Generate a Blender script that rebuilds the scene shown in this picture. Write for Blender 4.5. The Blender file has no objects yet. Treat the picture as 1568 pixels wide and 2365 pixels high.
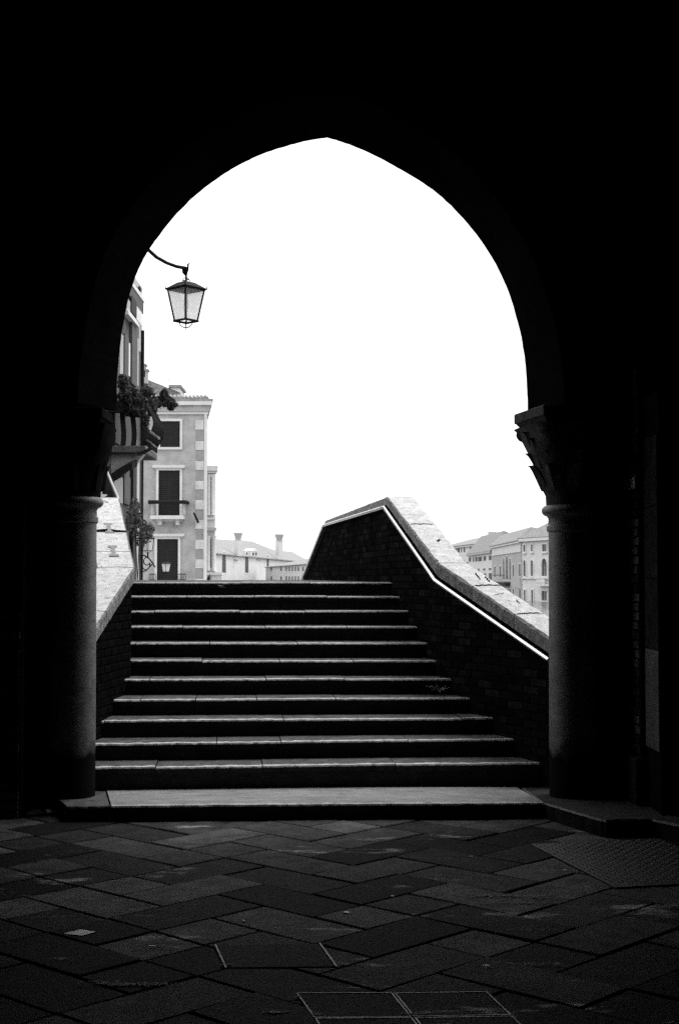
import bpy, bmesh, math, random
from mathutils import Vector, Matrix
random.seed(7)
R = math.radians
scene = bpy.context.scene
col = scene.collection

# ------------------------------------------------------------------ camera, sky, sun, exposure
EYE = 1.735            # eye height
FPX = 3267.0           # focal length in the measuring unit (picture 1568 wide)
PITCH = math.atan((1335 - 1182.5) / FPX)
cd = bpy.data.cameras.new('camera')
cam = bpy.data.objects.new('camera', cd); col.objects.link(cam)
cd.sensor_fit = 'VERTICAL'; cd.sensor_height = 36; cd.lens = 36 * FPX / 2365
cd.clip_start = 0.05; cd.clip_end = 6000
cam.location = (0, 0, EYE); cam.rotation_euler = (math.pi / 2 + PITCH, 0, 0)
scene.camera = cam

SUN_ELEV, SUN_AZ = R(66), R(62)       # sun behind cloud, high to the right
world = bpy.data.worlds.new('World'); scene.world = world; world.use_nodes = True
wn, wl = world.node_tree.nodes, world.node_tree.links
for n in list(wn): wn.remove(n)
sky = wn.new('ShaderNodeTexSky'); sky.sky_type = 'NISHITA'; sky.sun_disc = False
sky.sun_elevation = SUN_ELEV; sky.sun_rotation = SUN_AZ; sky.dust_density = 4; sky.air_density = 1.5
bw = wn.new('ShaderNodeRGBToBW')
mx = wn.new('ShaderNodeMix'); mx.data_type = 'RGBA'; mx.inputs[0].default_value = 0.8
mx.inputs[7].default_value = (7.0, 7.0, 7.0, 1)      # even cloud cover
bg = wn.new('ShaderNodeBackground'); bg.inputs['Strength'].default_value = 0.1
wo = wn.new('ShaderNodeOutputWorld')
wl.new(sky.outputs[0], bw.inputs[0]); wl.new(bw.outputs[0], mx.inputs[6])
wl.new(mx.outputs[2], bg.inputs['Color']); wl.new(bg.outputs[0], wo.inputs['Surface'])

sd = bpy.data.lights.new('sun', 'SUN'); sun = bpy.data.objects.new('sun', sd); col.objects.link(sun)
sd.energy = 0.9; sd.angle = R(30); sd.color = (1, 1, 1)
sv = Vector((math.sin(SUN_AZ) * math.cos(SUN_ELEV), math.cos(SUN_AZ) * math.cos(SUN_ELEV), math.sin(SUN_ELEV)))
sun.rotation_euler = sv.to_track_quat('Z', 'Y').to_euler(); sun.location = (0, 0, 60)

vs = scene.view_settings
vs.view_transform = 'Standard'; vs.look = 'None'; vs.exposure = 1.45; vs.gamma = 1; vs.use_curve_mapping = False
scene.cycles.max_bounces = 8; scene.cycles.diffuse_bounces = 3
scene.cycles.use_denoising = False

# ------------------------------------------------------------------ helpers
def P(px, py, Y):
    """world point at depth Y seen at (px,py) of the picture measured 1568 x 2365"""
    x = (px - 784) / FPX; v = -(py - 1182.5) / FPX
    c, s = math.cos(PITCH), math.sin(PITCH)
    d = Vector((x, c - v * s, s + v * c))
    return Vector((0, 0, EYE)) + d * (Y / d.y)
def X(px, Y): return P(px, 1335, Y).x
def Z(py, Y): return P(784, py, Y).z

def nodes(m):
    m.use_nodes = True
    return m.node_tree.nodes, m.node_tree.links, m.node_tree.nodes['Principled BSDF']
def mat(name, v, rough=0.8, var=0.25, scale=6.0, bump=0.2, spots=0.0, metal=0.0, stretch=(1, 1, 1), spec=0.4, bdist=0.01):
    m = bpy.data.materials.new(name); n, l, b = nodes(m)
    tc = n.new('ShaderNodeTexCoord'); mp = n.new('ShaderNodeMapping'); mp.inputs['Scale'].default_value = stretch
    l.new(tc.outputs['Object'], mp.inputs[0])
    oi = n.new('ShaderNodeObjectInfo')
    ml = n.new('ShaderNodeVectorMath'); ml.operation = 'ADD'
    sc_ = n.new('ShaderNodeMath'); sc_.operation = 'MULTIPLY'; sc_.inputs[1].default_value = 37.0
    l.new(oi.outputs['Random'], sc_.inputs[0]); l.new(mp.outputs[0], ml.inputs[0]); l.new(sc_.outputs[0], ml.inputs[1])
    nz = n.new('ShaderNodeTexNoise'); nz.inputs['Scale'].default_value = scale; nz.inputs['Detail'].default_value = 8
    nz.inputs['Roughness'].default_value = 0.65
    nf = n.new('ShaderNodeTexNoise'); nf.inputs['Scale'].default_value = scale * 14; nf.inputs['Detail'].default_value = 4
    l.new(ml.outputs[0], nz.inputs['Vector']); l.new(ml.outputs[0], nf.inputs['Vector'])
    cr = n.new('ShaderNodeValToRGB')
    lo, hi = v * (1 - var), v * (1 + var)
    cr.color_ramp.elements[0].position = 0.3; cr.color_ramp.elements[0].color = (lo, lo, lo, 1)
    cr.color_ramp.elements[1].position = 0.7; cr.color_ramp.elements[1].color = (hi, hi, hi, 1)
    l.new(nz.outputs['Fac'], cr.inputs[0])
    out = cr.outputs[0]
    fr = n.new('ShaderNodeMapRange'); fr.inputs[1].default_value = 0.3; fr.inputs[2].default_value = 0.7
    fr.inputs[3].default_value = 1 - var * 0.6; fr.inputs[4].default_value = 1 + var * 0.6
    l.new(nf.outputs['Fac'], fr.inputs[0])
    mm = n.new('ShaderNodeMix'); mm.data_type = 'RGBA'; mm.blend_type = 'MULTIPLY'; mm.inputs[0].default_value = 1
    l.new(out, mm.inputs[6]); l.new(fr.outputs[0], mm.inputs[7]); out = mm.outputs[2]
    if spots > 0:
        n3 = n.new('ShaderNodeTexNoise'); n3.inputs['Scale'].default_value = scale * 2.3; n3.inputs['Detail'].default_value = 6
        l.new(ml.outputs[0], n3.inputs['Vector'])
        c3 = n.new('ShaderNodeValToRGB')
        c3.color_ramp.elements[0].position = 0.56; c3.color_ramp.elements[0].color = (0, 0, 0, 1)
        c3.color_ramp.elements[1].position = 0.66; c3.color_ramp.elements[1].color = (spots, spots, spots, 1)
        l.new(n3.outputs['Fac'], c3.inputs[0])
        m3 = n.new('ShaderNodeMix'); m3.data_type = 'RGBA'
        l.new(c3.outputs[0], m3.inputs[0]); l.new(out, m3.inputs[6]); dk = v * 0.35
        m3.inputs[7].default_value = (dk, dk, dk, 1); out = m3.outputs[2]
    l.new(out, b.inputs['Base Color'])
    b.inputs['Roughness'].default_value = rough; b.inputs['Metallic'].default_value = metal
    b.inputs['Specular IOR Level'].default_value = spec
    if bump > 0:
        ad = n.new('ShaderNodeMath'); ad.operation = 'ADD'
        l.new(nz.outputs['Fac'], ad.inputs[0]); l.new(nf.outputs['Fac'], ad.inputs[1])
        bp = n.new('ShaderNodeBump'); bp.inputs['Strength'].default_value = bump; bp.inputs['Distance'].default_value = bdist
        l.new(ad.outputs[0], bp.inputs['Height']); l.new(bp.outputs[0], b.inputs['Normal'])
    return m

M = {}
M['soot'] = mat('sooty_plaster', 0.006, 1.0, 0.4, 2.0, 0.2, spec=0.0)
M['soot_and_shade'] = mat('sooty_brick_and_shade', 0.02, 0.95, 0.45, 9, 0.4, spec=0.0)
M['soot_stone'] = mat('sooty_stone', 0.075, 0.9, 0.35, 4, 0.3, spec=0.1)
M['column'] = mat('column_stone', 0.14, 0.5, 0.4, 7, 0.3, spots=0.4, spec=0.5)
def darken_foot(m, zline, dark=.012):  # darkens the colour below zline, with a noisy edge
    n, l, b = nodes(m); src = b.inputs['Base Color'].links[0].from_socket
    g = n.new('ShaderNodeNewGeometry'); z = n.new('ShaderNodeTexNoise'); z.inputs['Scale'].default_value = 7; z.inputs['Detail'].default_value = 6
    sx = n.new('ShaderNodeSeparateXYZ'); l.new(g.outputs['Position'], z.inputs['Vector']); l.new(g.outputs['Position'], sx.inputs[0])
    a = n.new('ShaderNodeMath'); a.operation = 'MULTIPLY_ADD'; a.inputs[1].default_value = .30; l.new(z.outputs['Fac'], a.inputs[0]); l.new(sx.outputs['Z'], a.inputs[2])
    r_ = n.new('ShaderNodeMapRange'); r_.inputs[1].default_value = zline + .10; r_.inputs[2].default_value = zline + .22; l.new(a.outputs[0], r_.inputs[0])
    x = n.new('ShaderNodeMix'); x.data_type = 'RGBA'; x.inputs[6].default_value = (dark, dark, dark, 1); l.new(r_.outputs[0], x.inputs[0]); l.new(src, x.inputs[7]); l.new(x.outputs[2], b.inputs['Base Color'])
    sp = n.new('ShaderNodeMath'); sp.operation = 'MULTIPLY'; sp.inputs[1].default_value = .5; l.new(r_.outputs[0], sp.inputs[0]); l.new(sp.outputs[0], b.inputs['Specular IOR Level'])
darken_foot(M['column'], .46)
M['capital_lit'] = mat('capital_stone', 0.055, 0.9, 0.45, 8, 0.4, spots=0.5, spec=0.05)
M['capital_shaded'] = mat('shaded_capital_stone', 0.014, 0.95, 0.4, 8, 0.3, spec=0.0)  # left capital: its shade is put into a darker colour
M['mortar'] = mat('mortar', 0.008, 0.95, 0.3, 12, 0.3, spec=0.0)
M['brick'] = [mat('old_brick_%s' % s, v, 0.95, 0.45, 14, 0.5, spec=0.0) for s, v in (('dark', .006), ('mid', .009), ('pale', .015))]
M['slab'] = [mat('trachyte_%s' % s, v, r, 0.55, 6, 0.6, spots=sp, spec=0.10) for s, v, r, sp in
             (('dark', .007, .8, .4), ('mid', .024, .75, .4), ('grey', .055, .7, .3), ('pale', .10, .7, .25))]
def dust_and_glints(m, amount=.32):  # pale dust smudges, with wet glints painted into the same colour
    n, l, b = nodes(m); src = b.inputs['Base Color'].links[0].from_socket
    g = n.new('ShaderNodeNewGeometry'); mp = n.new('ShaderNodeMapping'); mp.inputs['Scale'].default_value = (.75, 2.0, 1); mp.inputs['Location'].default_value = (3.7, 1.2, 0)
    z = n.new('ShaderNodeTexNoise'); z.inputs['Scale'].default_value = 1.15; z.inputs['Detail'].default_value = 9; z.inputs['Roughness'].default_value = .72
    c = n.new('ShaderNodeValToRGB'); c.color_ramp.elements[0].position = .595; c.color_ramp.elements[0].color = (0, 0, 0, 1); c.color_ramp.elements[1].position = .70; c.color_ramp.elements[1].color = (1, 1, 1, 1)
    sp = n.new('ShaderNodeMapRange'); sp.inputs[3].default_value = .06; sp.inputs[4].default_value = .55; l.new(c.outputs[0], sp.inputs[0]); l.new(sp.outputs[0], b.inputs['Specular IOR Level'])
    rg = n.new('ShaderNodeMapRange'); rg.inputs[3].default_value = .8; rg.inputs[4].default_value = .42; l.new(c.outputs[0], rg.inputs[0]); l.new(rg.outputs[0], b.inputs['Roughness'])
    x = n.new('ShaderNodeMix'); x.data_type = 'RGBA'; x.inputs[7].default_value = (amount, amount, amount, 1)
    l.new(g.outputs['Position'], mp.inputs[0]); l.new(mp.outputs[0], z.inputs['Vector']); l.new(z.outputs['Fac'], c.inputs[0]); l.new(c.outputs[0], x.inputs[0]); l.new(src, x.inputs[6]); l.new(x.outputs[2], b.inputs['Base Color'])
for m_ in M['slab']: dust_and_glints(m_)
M['bed'] = mat('joint_sand', 0.006, 1.0, 0.3, 20, 0.3, spec=0.0)
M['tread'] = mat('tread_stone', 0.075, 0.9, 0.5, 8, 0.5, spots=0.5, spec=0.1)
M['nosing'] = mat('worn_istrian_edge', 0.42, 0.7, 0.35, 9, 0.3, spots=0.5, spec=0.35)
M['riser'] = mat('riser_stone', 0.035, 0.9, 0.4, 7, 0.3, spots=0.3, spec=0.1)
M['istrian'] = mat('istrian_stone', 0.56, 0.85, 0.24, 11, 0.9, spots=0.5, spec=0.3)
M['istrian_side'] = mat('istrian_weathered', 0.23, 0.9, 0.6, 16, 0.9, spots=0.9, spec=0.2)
M['threshold'] = mat('threshold_stone', 0.2, 0.7, 0.35, 5, 0.4, spots=0.6, stretch=(.6, 2, 1), spec=0.3)
M['iron'] = mat('dark_iron', 0.015, 0.7, 0.3, 20, 0.1, spec=0.1)
M['rust'] = mat('rusty_iron', 0.24, 0.9, 0.4, 40, 0.3, spec=0.1)
M['steel'] = mat('polished_steel', 0.9, 0.22, 0.04, 8, 0.0, metal=1.0)
M['plate'] = mat('chequer_steel', 0.07, 0.5, 0.3, 9, 0.1, metal=0.8)
M['framemetal'] = mat('worn_frame_steel', 0.2, 0.6, 0.8, 9, 0.2, spots=1.0, metal=0.6)
M['plaster_grey'] = mat('grey_stucco', 0.39, 0.95, 0.24, 1.7, 0.15, spec=0.1)
M['plaster_dark'] = mat('dark_stucco', 0.10, 0.95, 0.5, 1.6, 0.2, spec=0.1)
M['plaster_pale'] = mat('pale_stucco', 0.62, 0.95, 0.10, 0.6, 0.1, spec=0.1)
M['plaster_mid'] = mat('mid_stucco', 0.40, 0.95, 0.12, 0.6, 0.1, spec=0.1)
M['trim'] = mat('white_trim_stone', 0.64, 0.85, 0.08, 3, 0.1, spec=0.2)
M['quoin'] = [mat('quoin_pale', .56, .9, .2, 3, .1), mat('quoin_grey', .29, .9, .15, 3, .1)]
M['shutter'] = mat('dark_shutter_paint', 0.022, 0.7, 0.2, 3, 0.0, spec=0.15)
M['shutter_grey'] = mat('grey_shutter_paint', 0.075, 0.7, 0.2, 3, 0.0, spec=0.15)
M['bar_backing'] = mat('dark_bar_backing', 0.045, 0.7, 0.2, 3, 0.0, spec=0.15)
M['pane'] = mat('window_glass', 0.09, 0.25, 0.2, 1, 0.0, spec=0.5)
M['tile'] = mat('roof_tile', 0.26, 0.95, 0.3, 3, 0.2, spec=0.1)
M['tile_old'] = mat('old_roof_tile', 0.15, 0.95, 0.5, 5, 0.3, spec=0.1)
M['smear_glint'] = mat('pale_smear_glint', 0.24, 0.9, 0.4, 20, 0.0, spec=0.1)
M['leaf'] = mat('leaf', 0.016, 0.7, 0.4, 8, 0.0, spec=0.2)
M['leaf_pale'] = mat('leaf_pale', 0.06, 0.7, 0.4, 8, 0.0, spec=0.2)
M['black_cloth'] = mat('black_canvas', 0.015, 0.95, 0.2, 8, 0.1, spec=0.05)
M['white_wood'] = mat('white_paint', 0.7, 0.6, 0.1, 8, 0.1)
M['sign'] = mat('sign_plate', 0.55, 0.6, 0.1, 8, 0.0)
M['bird'] = mat('bird_feather', 0.10, 0.8, 0.3, 8, 0.0)
M['water'] = mat('canal_water', 0.05, 0.08, 0.2, 0.4, 0.25, spec=0.5, bdist=0.2)
M['quay'] = mat('quay_stone', 0.28, 0.85, 0.2, 0.8, 0.2, spec=0.2)
def frosted():
    m = bpy.data.materials.new('frosted_glass'); n, l, b = nodes(m)
    b.inputs['Base Color'].default_value = (.8, .8, .8, 1); b.inputs['Roughness'].default_value = 0.45
    tp = n.new('ShaderNodeBsdfTransparent'); x2 = n.new('ShaderNodeMixShader'); x2.inputs[0].default_value = 0.68
    t = n.new('ShaderNodeBsdfTranslucent'); t.inputs[0].default_value = (.85, .85, .85, 1)
    x = n.new('ShaderNodeMixShader'); x.inputs[0].default_value = 0.75
    l.new(b.outputs[0], x.inputs[1]); l.new(t.outputs[0], x.inputs[2])
    l.new(x.outputs[0], x2.inputs[1]); l.new(tp.outputs[0], x2.inputs[2]); l.new(x2.outputs[0], n['Material Output'].inputs['Surface']); return m
M['frosted'] = frosted()

class MB:
    def __init__(s): s.v = []; s.f = []; s.mi = []; s.cur = 0
    def add(s, vs_, fs):
        o = len(s.v); s.v += [Vector(p) for p in vs_]
        for f in fs: s.f.append([i + o for i in f]); s.mi.append(s.cur)
        return s
    def hexa(s, p):     # 8 corners: bottom loop 0-3, top loop 4-7
        return s.add(p, [(3, 2, 1, 0), (4, 5, 6, 7), (0, 1, 5, 4), (1, 2, 6, 5), (2, 3, 7, 6), (3, 0, 4, 7)])
    def box(s, x0, x1, y0, y1, z0, z1):
        return s.hexa([(x0, y0, z0), (x1, y0, z0), (x1, y1, z0), (x0, y1, z0), (x0, y0, z1), (x1, y0, z1), (x1, y1, z1), (x0, y1, z1)])
    def prism(s, poly, d):        # poly: list of 3d points (planar), d: offset vector
        n = len(poly); d = Vector(d); a = [Vector(p) for p in poly]
        return s.add(a + [p + d for p in a], [tuple(range(n - 1, -1, -1)), tuple(range(n, 2 * n))] + [(i, (i + 1) % n, n + (i + 1) % n, n + i) for i in range(n)])
    def tube(s, pts, r, n=8, cap=True):
        pts = [Vector(p) for p in pts]; rr = r if isinstance(r, (list, tuple)) else [r] * len(pts)
        rings = []
        for i, p in enumerate(pts):
            t = (pts[min(i + 1, len(pts) - 1)] - pts[max(i - 1, 0)]).normalized()
            a = Vector((0, 0, 1)) if abs(t.z) < 0.9 else Vector((1, 0, 0))
            u = t.cross(a).normalized(); w = t.cross(u)
            rings.append([p + (u * math.cos(2 * math.pi * k / n) + w * math.sin(2 * math.pi * k / n)) * rr[i] for k in range(n)])
        vs_ = [q for g in rings for q in g]; fs = []
        for i in range(len(pts) - 1):
            for k in range(n):
                k2 = (k + 1) % n; fs.append((i * n + k, i * n + k2, (i + 1) * n + k2, (i + 1) * n + k))
        if cap: fs += [tuple(range(n - 1, -1, -1)), tuple(range((len(pts) - 1) * n, len(pts) * n))]
        return s.add(vs_, fs)
    def lathe(s, c, prof, n=40, rfun=None):   # prof: list of (r, z)
        c = Vector(c); vs_ = []; fs = []
        for (r, z) in prof:
            for k in range(n):
                a = 2 * math.pi * k / n; q = r * (rfun(a, z) if rfun else 1)
                vs_.append(c + Vector((q * math.cos(a), q * math.sin(a), z)))
        for i in range(len(prof) - 1):
            for k in range(n):
                k2 = (k + 1) % n; fs.append((i * n + k, i * n + k2, (i + 1) * n + k2, (i + 1) * n + k))
        fs += [tuple(range(n - 1, -1, -1)), tuple(range((len(prof) - 1) * n, len(prof) * n))]
        return s.add(vs_, fs)
    def build(s, name, m, parent=None, smooth=False, bevel=0.0):
        off = root_loc(parent) if parent else Vector((0, 0, 0))
        if parent is None and s.v:
            xs, ys, zs = zip(*[tuple(p) for p in s.v])
            off = Vector(((min(xs) + max(xs)) / 2, (min(ys) + max(ys)) / 2, min(zs)))
        me = bpy.data.meshes.new(name); me.from_pydata([tuple(p - off) for p in s.v], [], s.f)
        ms = m if isinstance(m, (list, tuple)) else [m]
        for q in ms: me.materials.append(q)
        if len(ms) > 1: me.polygons.foreach_set('material_index', s.mi)
        bm = bmesh.new(); bm.from_mesh(me); bmesh.ops.recalc_face_normals(bm, faces=bm.faces)
        if bevel > 0:
            bmesh.ops.bevel(bm, geom=list(bm.edges), offset=bevel, segments=1, affect='EDGES')
        bm.to_mesh(me); bm.free()
        if smooth:
            for p in me.polygons: p.use_smooth = True
            try: me.set_sharp_from_angle(angle=R(42))
            except Exception: pass
        o = bpy.data.objects.new(name, me); col.objects.link(o)
        if parent: o.parent = parent
        else: o.location = off
        return o
def root_loc(o):
    v = Vector((0, 0, 0))
    while o: v += o.location; o = o.parent
    return v
def tag(o, label, cat, group=None):
    o['label'] = label; o['category'] = cat
    if group: o['group'] = group
    return o
def thing(name, loc, label, cat, group=None):
    o = bpy.data.objects.new(name, None); col.objects.link(o); o.location = loc; o.empty_display_size = 0.2
    return tag(o, label, cat, group)
def struct(o): o['kind'] = 'structure'; return o
def jit(a): return random.uniform(-a, a)

# ------------------------------------------------------------------ the setting
h0 = EYE - 1.616              # top of the threshold
def step_z(k): return EYE - 1.44 + 0.14 * k
def step_y(k): return 11.0 + 0.362 * k
YI, YO = 10.40, 10.86         # inner and outer face of the arch wall
CY = 10.62                    # column axis
struct(MB().box(-1500, 1500, -300, 4000, -1.5, -1.3).build('canal_water', M['water']))
struct(MB().box(-14, 14, -9, 12.2, -1.3, -0.06).build('ground', M['bed']))
struct(MB().box(-60, -2.9, 24, 96, -1.3, -0.05).build('quay', M['quay']))
struct(MB().box(-14, -2.75, 12.2, 14.6, -1.3, -0.05).build('quay', M['quay']))

# paving of the arcade: herringbone of dark slabs, laid diagonally
pave = bpy.data.objects.new('pavement', None); col.objects.link(pave); struct(pave)
W = 0.37; L = 2 * W; G = 0.0045
def slab_mesh(i):
    b = MB(); b.box(-L / 2 + G, L / 2 - G, -W / 2 + G, W / 2 - G, -0.05, 0)
    o = b.build('paving_slab', M['slab'][i], bevel=0.006); me = o.data
    bpy.data.objects.remove(o); me.transform(Matrix.Translation((0, 0, -0.05)))
    return me
slabs = [slab_mesh(i) for i in range(4)]
def half_mesh(i):
    b = MB(); b.box(-W / 2 + G, W / 2 - G, -W / 2 + G, W / 2 - G, -0.05, 0)
    o = b.build('paving_slab', M['slab'][i], bevel=0.006); me = o.data
    bpy.data.objects.remove(o); me.transform(Matrix.Translation((0, 0, -0.05)))
    return me
halves = [half_mesh(i) for i in range(4)]
ang = R(45 + 2)
covers = [[(-.59, 6.77), (-.09, 6.80), (-.008, 6.39), (-.507, 6.37)],
          [(-.18, 5.99), (.22, 5.99), (.285, 5.67), (-.10, 5.66)],
          [(.228, 5.99), (.615, 6.01), (.68, 5.69), (.292, 5.67)],
          [(-.097, 5.65), (.285, 5.66), (.36, 5.27), (-.015, 5.26)],
          [(.294, 5.66), (.682, 5.68), (.76, 5.29), (.37, 5.27)]]
pu, pv = Vector((.225, -.974, 0)), Vector((.974, .225, 0))
plate_o = Vector((1.24, 9.28, 0))
def inside(p, q):
    s = None
    for i in range(len(q)):
        a, b = q[i], q[(i + 1) % len(q)]
        c = (b[0] - a[0]) * (p[1] - a[1]) - (b[1] - a[1]) * (p[0] - a[0])
        if s is None: s = c > 0
        elif (c > 0) != s: return False
    return True
nslab = 0
for i in range(-26, 27):
    for j in range(-26, 27):
        # herringbone lattice: unit vectors along (W,W) and (2W,-2W)
        bx = i * W + j * 2 * W; by = i * W - j * 2 * W
        for kind in (0, 1):
            if kind == 0: lx, ly, rot = bx + W, by + W / 2, 0.0
            else: lx, ly, rot = bx + W / 2, by + 2 * W, math.pi / 2
            wx = lx * math.cos(ang) - ly * math.sin(ang) + 0.12; wy = lx * math.sin(ang) + ly * math.cos(ang) + 7.6
            if not (-3.1 < wx < 2.9 and 4.1 < wy < 10.55): continue
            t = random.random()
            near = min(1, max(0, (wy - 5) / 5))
            v = 0 if t < .45 - .30 * near else 1 if t < .75 - .42 * near else 2 if t < .94 - .22 * near else 3  # tones darken towards the camera: falloff of the arch light, put into colour
            cut = random.random() < .22; a_ = ang + rot
            for sgn in ((-1, 1) if cut else (0,)):
                vv = max(0, min(3, v + random.choice((-1, 0, 1)))) if cut else v
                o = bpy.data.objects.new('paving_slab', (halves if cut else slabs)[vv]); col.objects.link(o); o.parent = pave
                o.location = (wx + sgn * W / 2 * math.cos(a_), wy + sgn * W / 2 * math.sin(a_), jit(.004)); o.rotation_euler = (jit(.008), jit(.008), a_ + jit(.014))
                q_ = random.uniform(.982, 1.0); o.scale = (q_, q_, 1)
                nslab += 1
# outlying paving in the dark
struct(MB().box(-6.4, -3.3, -6.4, 10.4, -0.06, -0.003).build('side_paving', M['slab'][0]))
struct(MB().box(2.95, 6.4, -6.4, 8.8, -0.06, -0.003).build('side_paving', M['slab'][0]))
struct(MB().box(-3.3, 2.95, -6.4, 3.75, -0.06, -0.003).build('side_paving', M['slab'][0]))

# arcade: side walls, back wall, ceiling (dark interior of the loggia)
arc = thing('arcade', (0, 2, 0), 'black unlit arcade interior with plain walls and beamed ceiling', 'building')
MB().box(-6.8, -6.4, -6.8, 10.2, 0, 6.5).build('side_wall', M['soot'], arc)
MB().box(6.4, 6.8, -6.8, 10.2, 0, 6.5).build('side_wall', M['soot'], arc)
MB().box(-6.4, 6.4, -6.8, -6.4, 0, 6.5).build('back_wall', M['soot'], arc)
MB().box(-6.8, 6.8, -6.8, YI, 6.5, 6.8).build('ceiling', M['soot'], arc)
for k in range(12):
    y = -5.8 + k * 1.35
    MB().box(-6.4, 6.4, y, y + .22, 6.22, 6.5).build('ceiling_beam', M['soot'], arc)

# arch wall with the pointed opening
wall = thing('arch_wall', (0, YI, 0), 'tall black wall pierced by the pointed arch that frames the steps', 'wall')
right = [(755, 318), (790, 328), (830, 343), (885, 369), (940, 400), (1000, 438), (1050, 483), (1100, 541), (1140, 602), (1165, 651), (1184, 705), (1201, 768), (1211, 825), (1216, 885), (1218, 947)]
left = [(718, 323), (690, 330), (645, 342), (600, 358), (560, 377), (520, 400), (485, 425), (450, 452), (400, 502), (345, 575), (325, 612), (308, 652), (293, 708), (283, 760), (276, 815), (271, 880), (269, 947)]
def archpt(p): q = P(p[0], p[1], YO); return (q.x, q.z)
ra = [archpt(p) for p in right]; la = [archpt(p) for p in left]
spring = ra[-1][1]
def smooth(pts, n=5):
    out = []
    for i in range(len(pts) - 1):
        p0, p1, p2, p3 = (Vector(pts[max(0, min(len(pts) - 1, i + k))]) for k in (-1, 0, 1, 2))
        for k in range(n):
            t = k / n
            out.append(tuple(0.5 * (2 * p1 + (p2 - p0) * t + (2 * p0 - 5 * p1 + 4 * p2 - p3) * t * t + (3 * p1 - p0 - 3 * p2 + p3) * t ** 3)))
    return out + [tuple(pts[-1])]
la = smooth([archpt((755, 318))] + la); ra = smooth(ra)
arch = la[:0:-1] + ra         # left springing -> apex -> right springing
for _ in range(10):
    q_ = list(arch); ap_ = max(range(len(arch)), key=lambda i: arch[i][1])
    for i in range(1, len(arch) - 1):
        if i != ap_: q_[i] = tuple((a_ + 2 * b_ + c_) / 4 for a_, b_, c_ in zip(arch[i - 1], arch[i], arch[i + 1]))
    arch = q_
arch = [(x + jit(.0018), z + jit(.0018)) for x, z in arch]
acx = (arch[0][0] + arch[-1][0]) / 2
inner = []                   # the reveal is splayed: wider on the inside
for i, (x, z) in enumerate(arch):
    f = max(0, min(1, (z - spring) / 1.9)); v = Vector((x - acx, z - (spring - .4))).normalized()
    inner.append((x + v.x * .22 * (1 if 0 < i < len(arch) - 1 else 1), z + max(0, v.y) * .22 * f))
def strip_wall(name, m, x_out_l, x_out_r, ztop, y0, y1):
    b = MB(); n = len(arch)
    # spandrel: quads from the arch up to the top
    for i in range(n - 1):
        (xa, za), (xb, zb) = arch[i], arch[i + 1]
        (ia, ja), (ib, jb) = inner[i], inner[i + 1]
        b.hexa([(ia, y0, ja), (ib, y0, jb), (xb, y1, zb), (xa, y1, za), (ia, y0, ztop), (ib, y0, ztop), (xb, y1, ztop), (xa, y1, ztop)])
    for (e, f, xo) in ((arch[0], inner[0], x_out_l), (arch[-1], inner[-1], x_out_r)):
        b.hexa([(xo, y0, f[1]), (f[0], y0, f[1]), (e[0], y1, e[1]), (xo, y1, e[1]), (xo, y0, ztop), (f[0], y0, ztop), (e[0], y1, ztop), (xo, y1, ztop)])
    # drop the inner faces shared by neighbouring wedges
    o = b.build(name, m, wall)
    bm = bmesh.new(); bm.from_mesh(o.data); bmesh.ops.remove_doubles(bm, verts=bm.verts, dist=1e-5)
    seen = {}
    for f in bm.faces: seen.setdefault(frozenset(v.index for v in f.verts), []).append(f)
    bmesh.ops.delete(bm, geom=[f for g in seen.values() if len(g) > 1 for f in g], context='FACES_ONLY')
    bmesh.ops.recalc_face_normals(bm, faces=bm.faces)
    bm.to_mesh(o.data); bm.free(); return o
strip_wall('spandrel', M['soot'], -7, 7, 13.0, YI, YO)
# lower walls beside the columns
MB().box(1.86, 2.19, 10.72, YO, 0, spring).build('infill', M['mortar'], wall)
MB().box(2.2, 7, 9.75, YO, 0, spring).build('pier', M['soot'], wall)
MB().box(2.161, 2.21, 10.2, 10.78, 0, spring).build('pier_return', M['mortar'], wall)
zj = Z(1500, 10)
MB().box(2.185, 2.2, 9.752, 10.17, h0 + .42, zj).build('stone_jamb', M['soot_stone'], wall, bevel=.004)
for k in range(3): MB().box(2.186, 2.2, 9.752, 10.17, zj + .004 + k * .5, zj + .5 + k * .5).build('stone_jamb', M['soot_and_shade'], wall, bevel=.004)  # upper blocks darker in colour, painting the light fading up the jamb
MB().box(2.105, 2.198, 10.15, 10.72, h0, h0 + .33).build('plinth', M['soot_and_shade'], wall, bevel=.01)
MB().box(-7, -2.30, 10.30, YO, 0, spring).build('pier', M['mortar'], wall)
MB().box(-2.30, -2.14, 10.72, YO, 0, spring).build('infill', M['mortar'], wall)
bmesh_cache = {}
def brick_mesh(l, h, d, m, key):
    if key in bmesh_cache: return bmesh_cache[key]
    b = MB().box(-l / 2, l / 2, -d / 2, d / 2, -h / 2, h / 2)
    o = b.build('brick', m, bevel=.004); me = o.data
    me.transform(Matrix.Translation((0, 0, -h / 2))); bpy.data.objects.remove(o); bmesh_cache[key] = me
    return me
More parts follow.
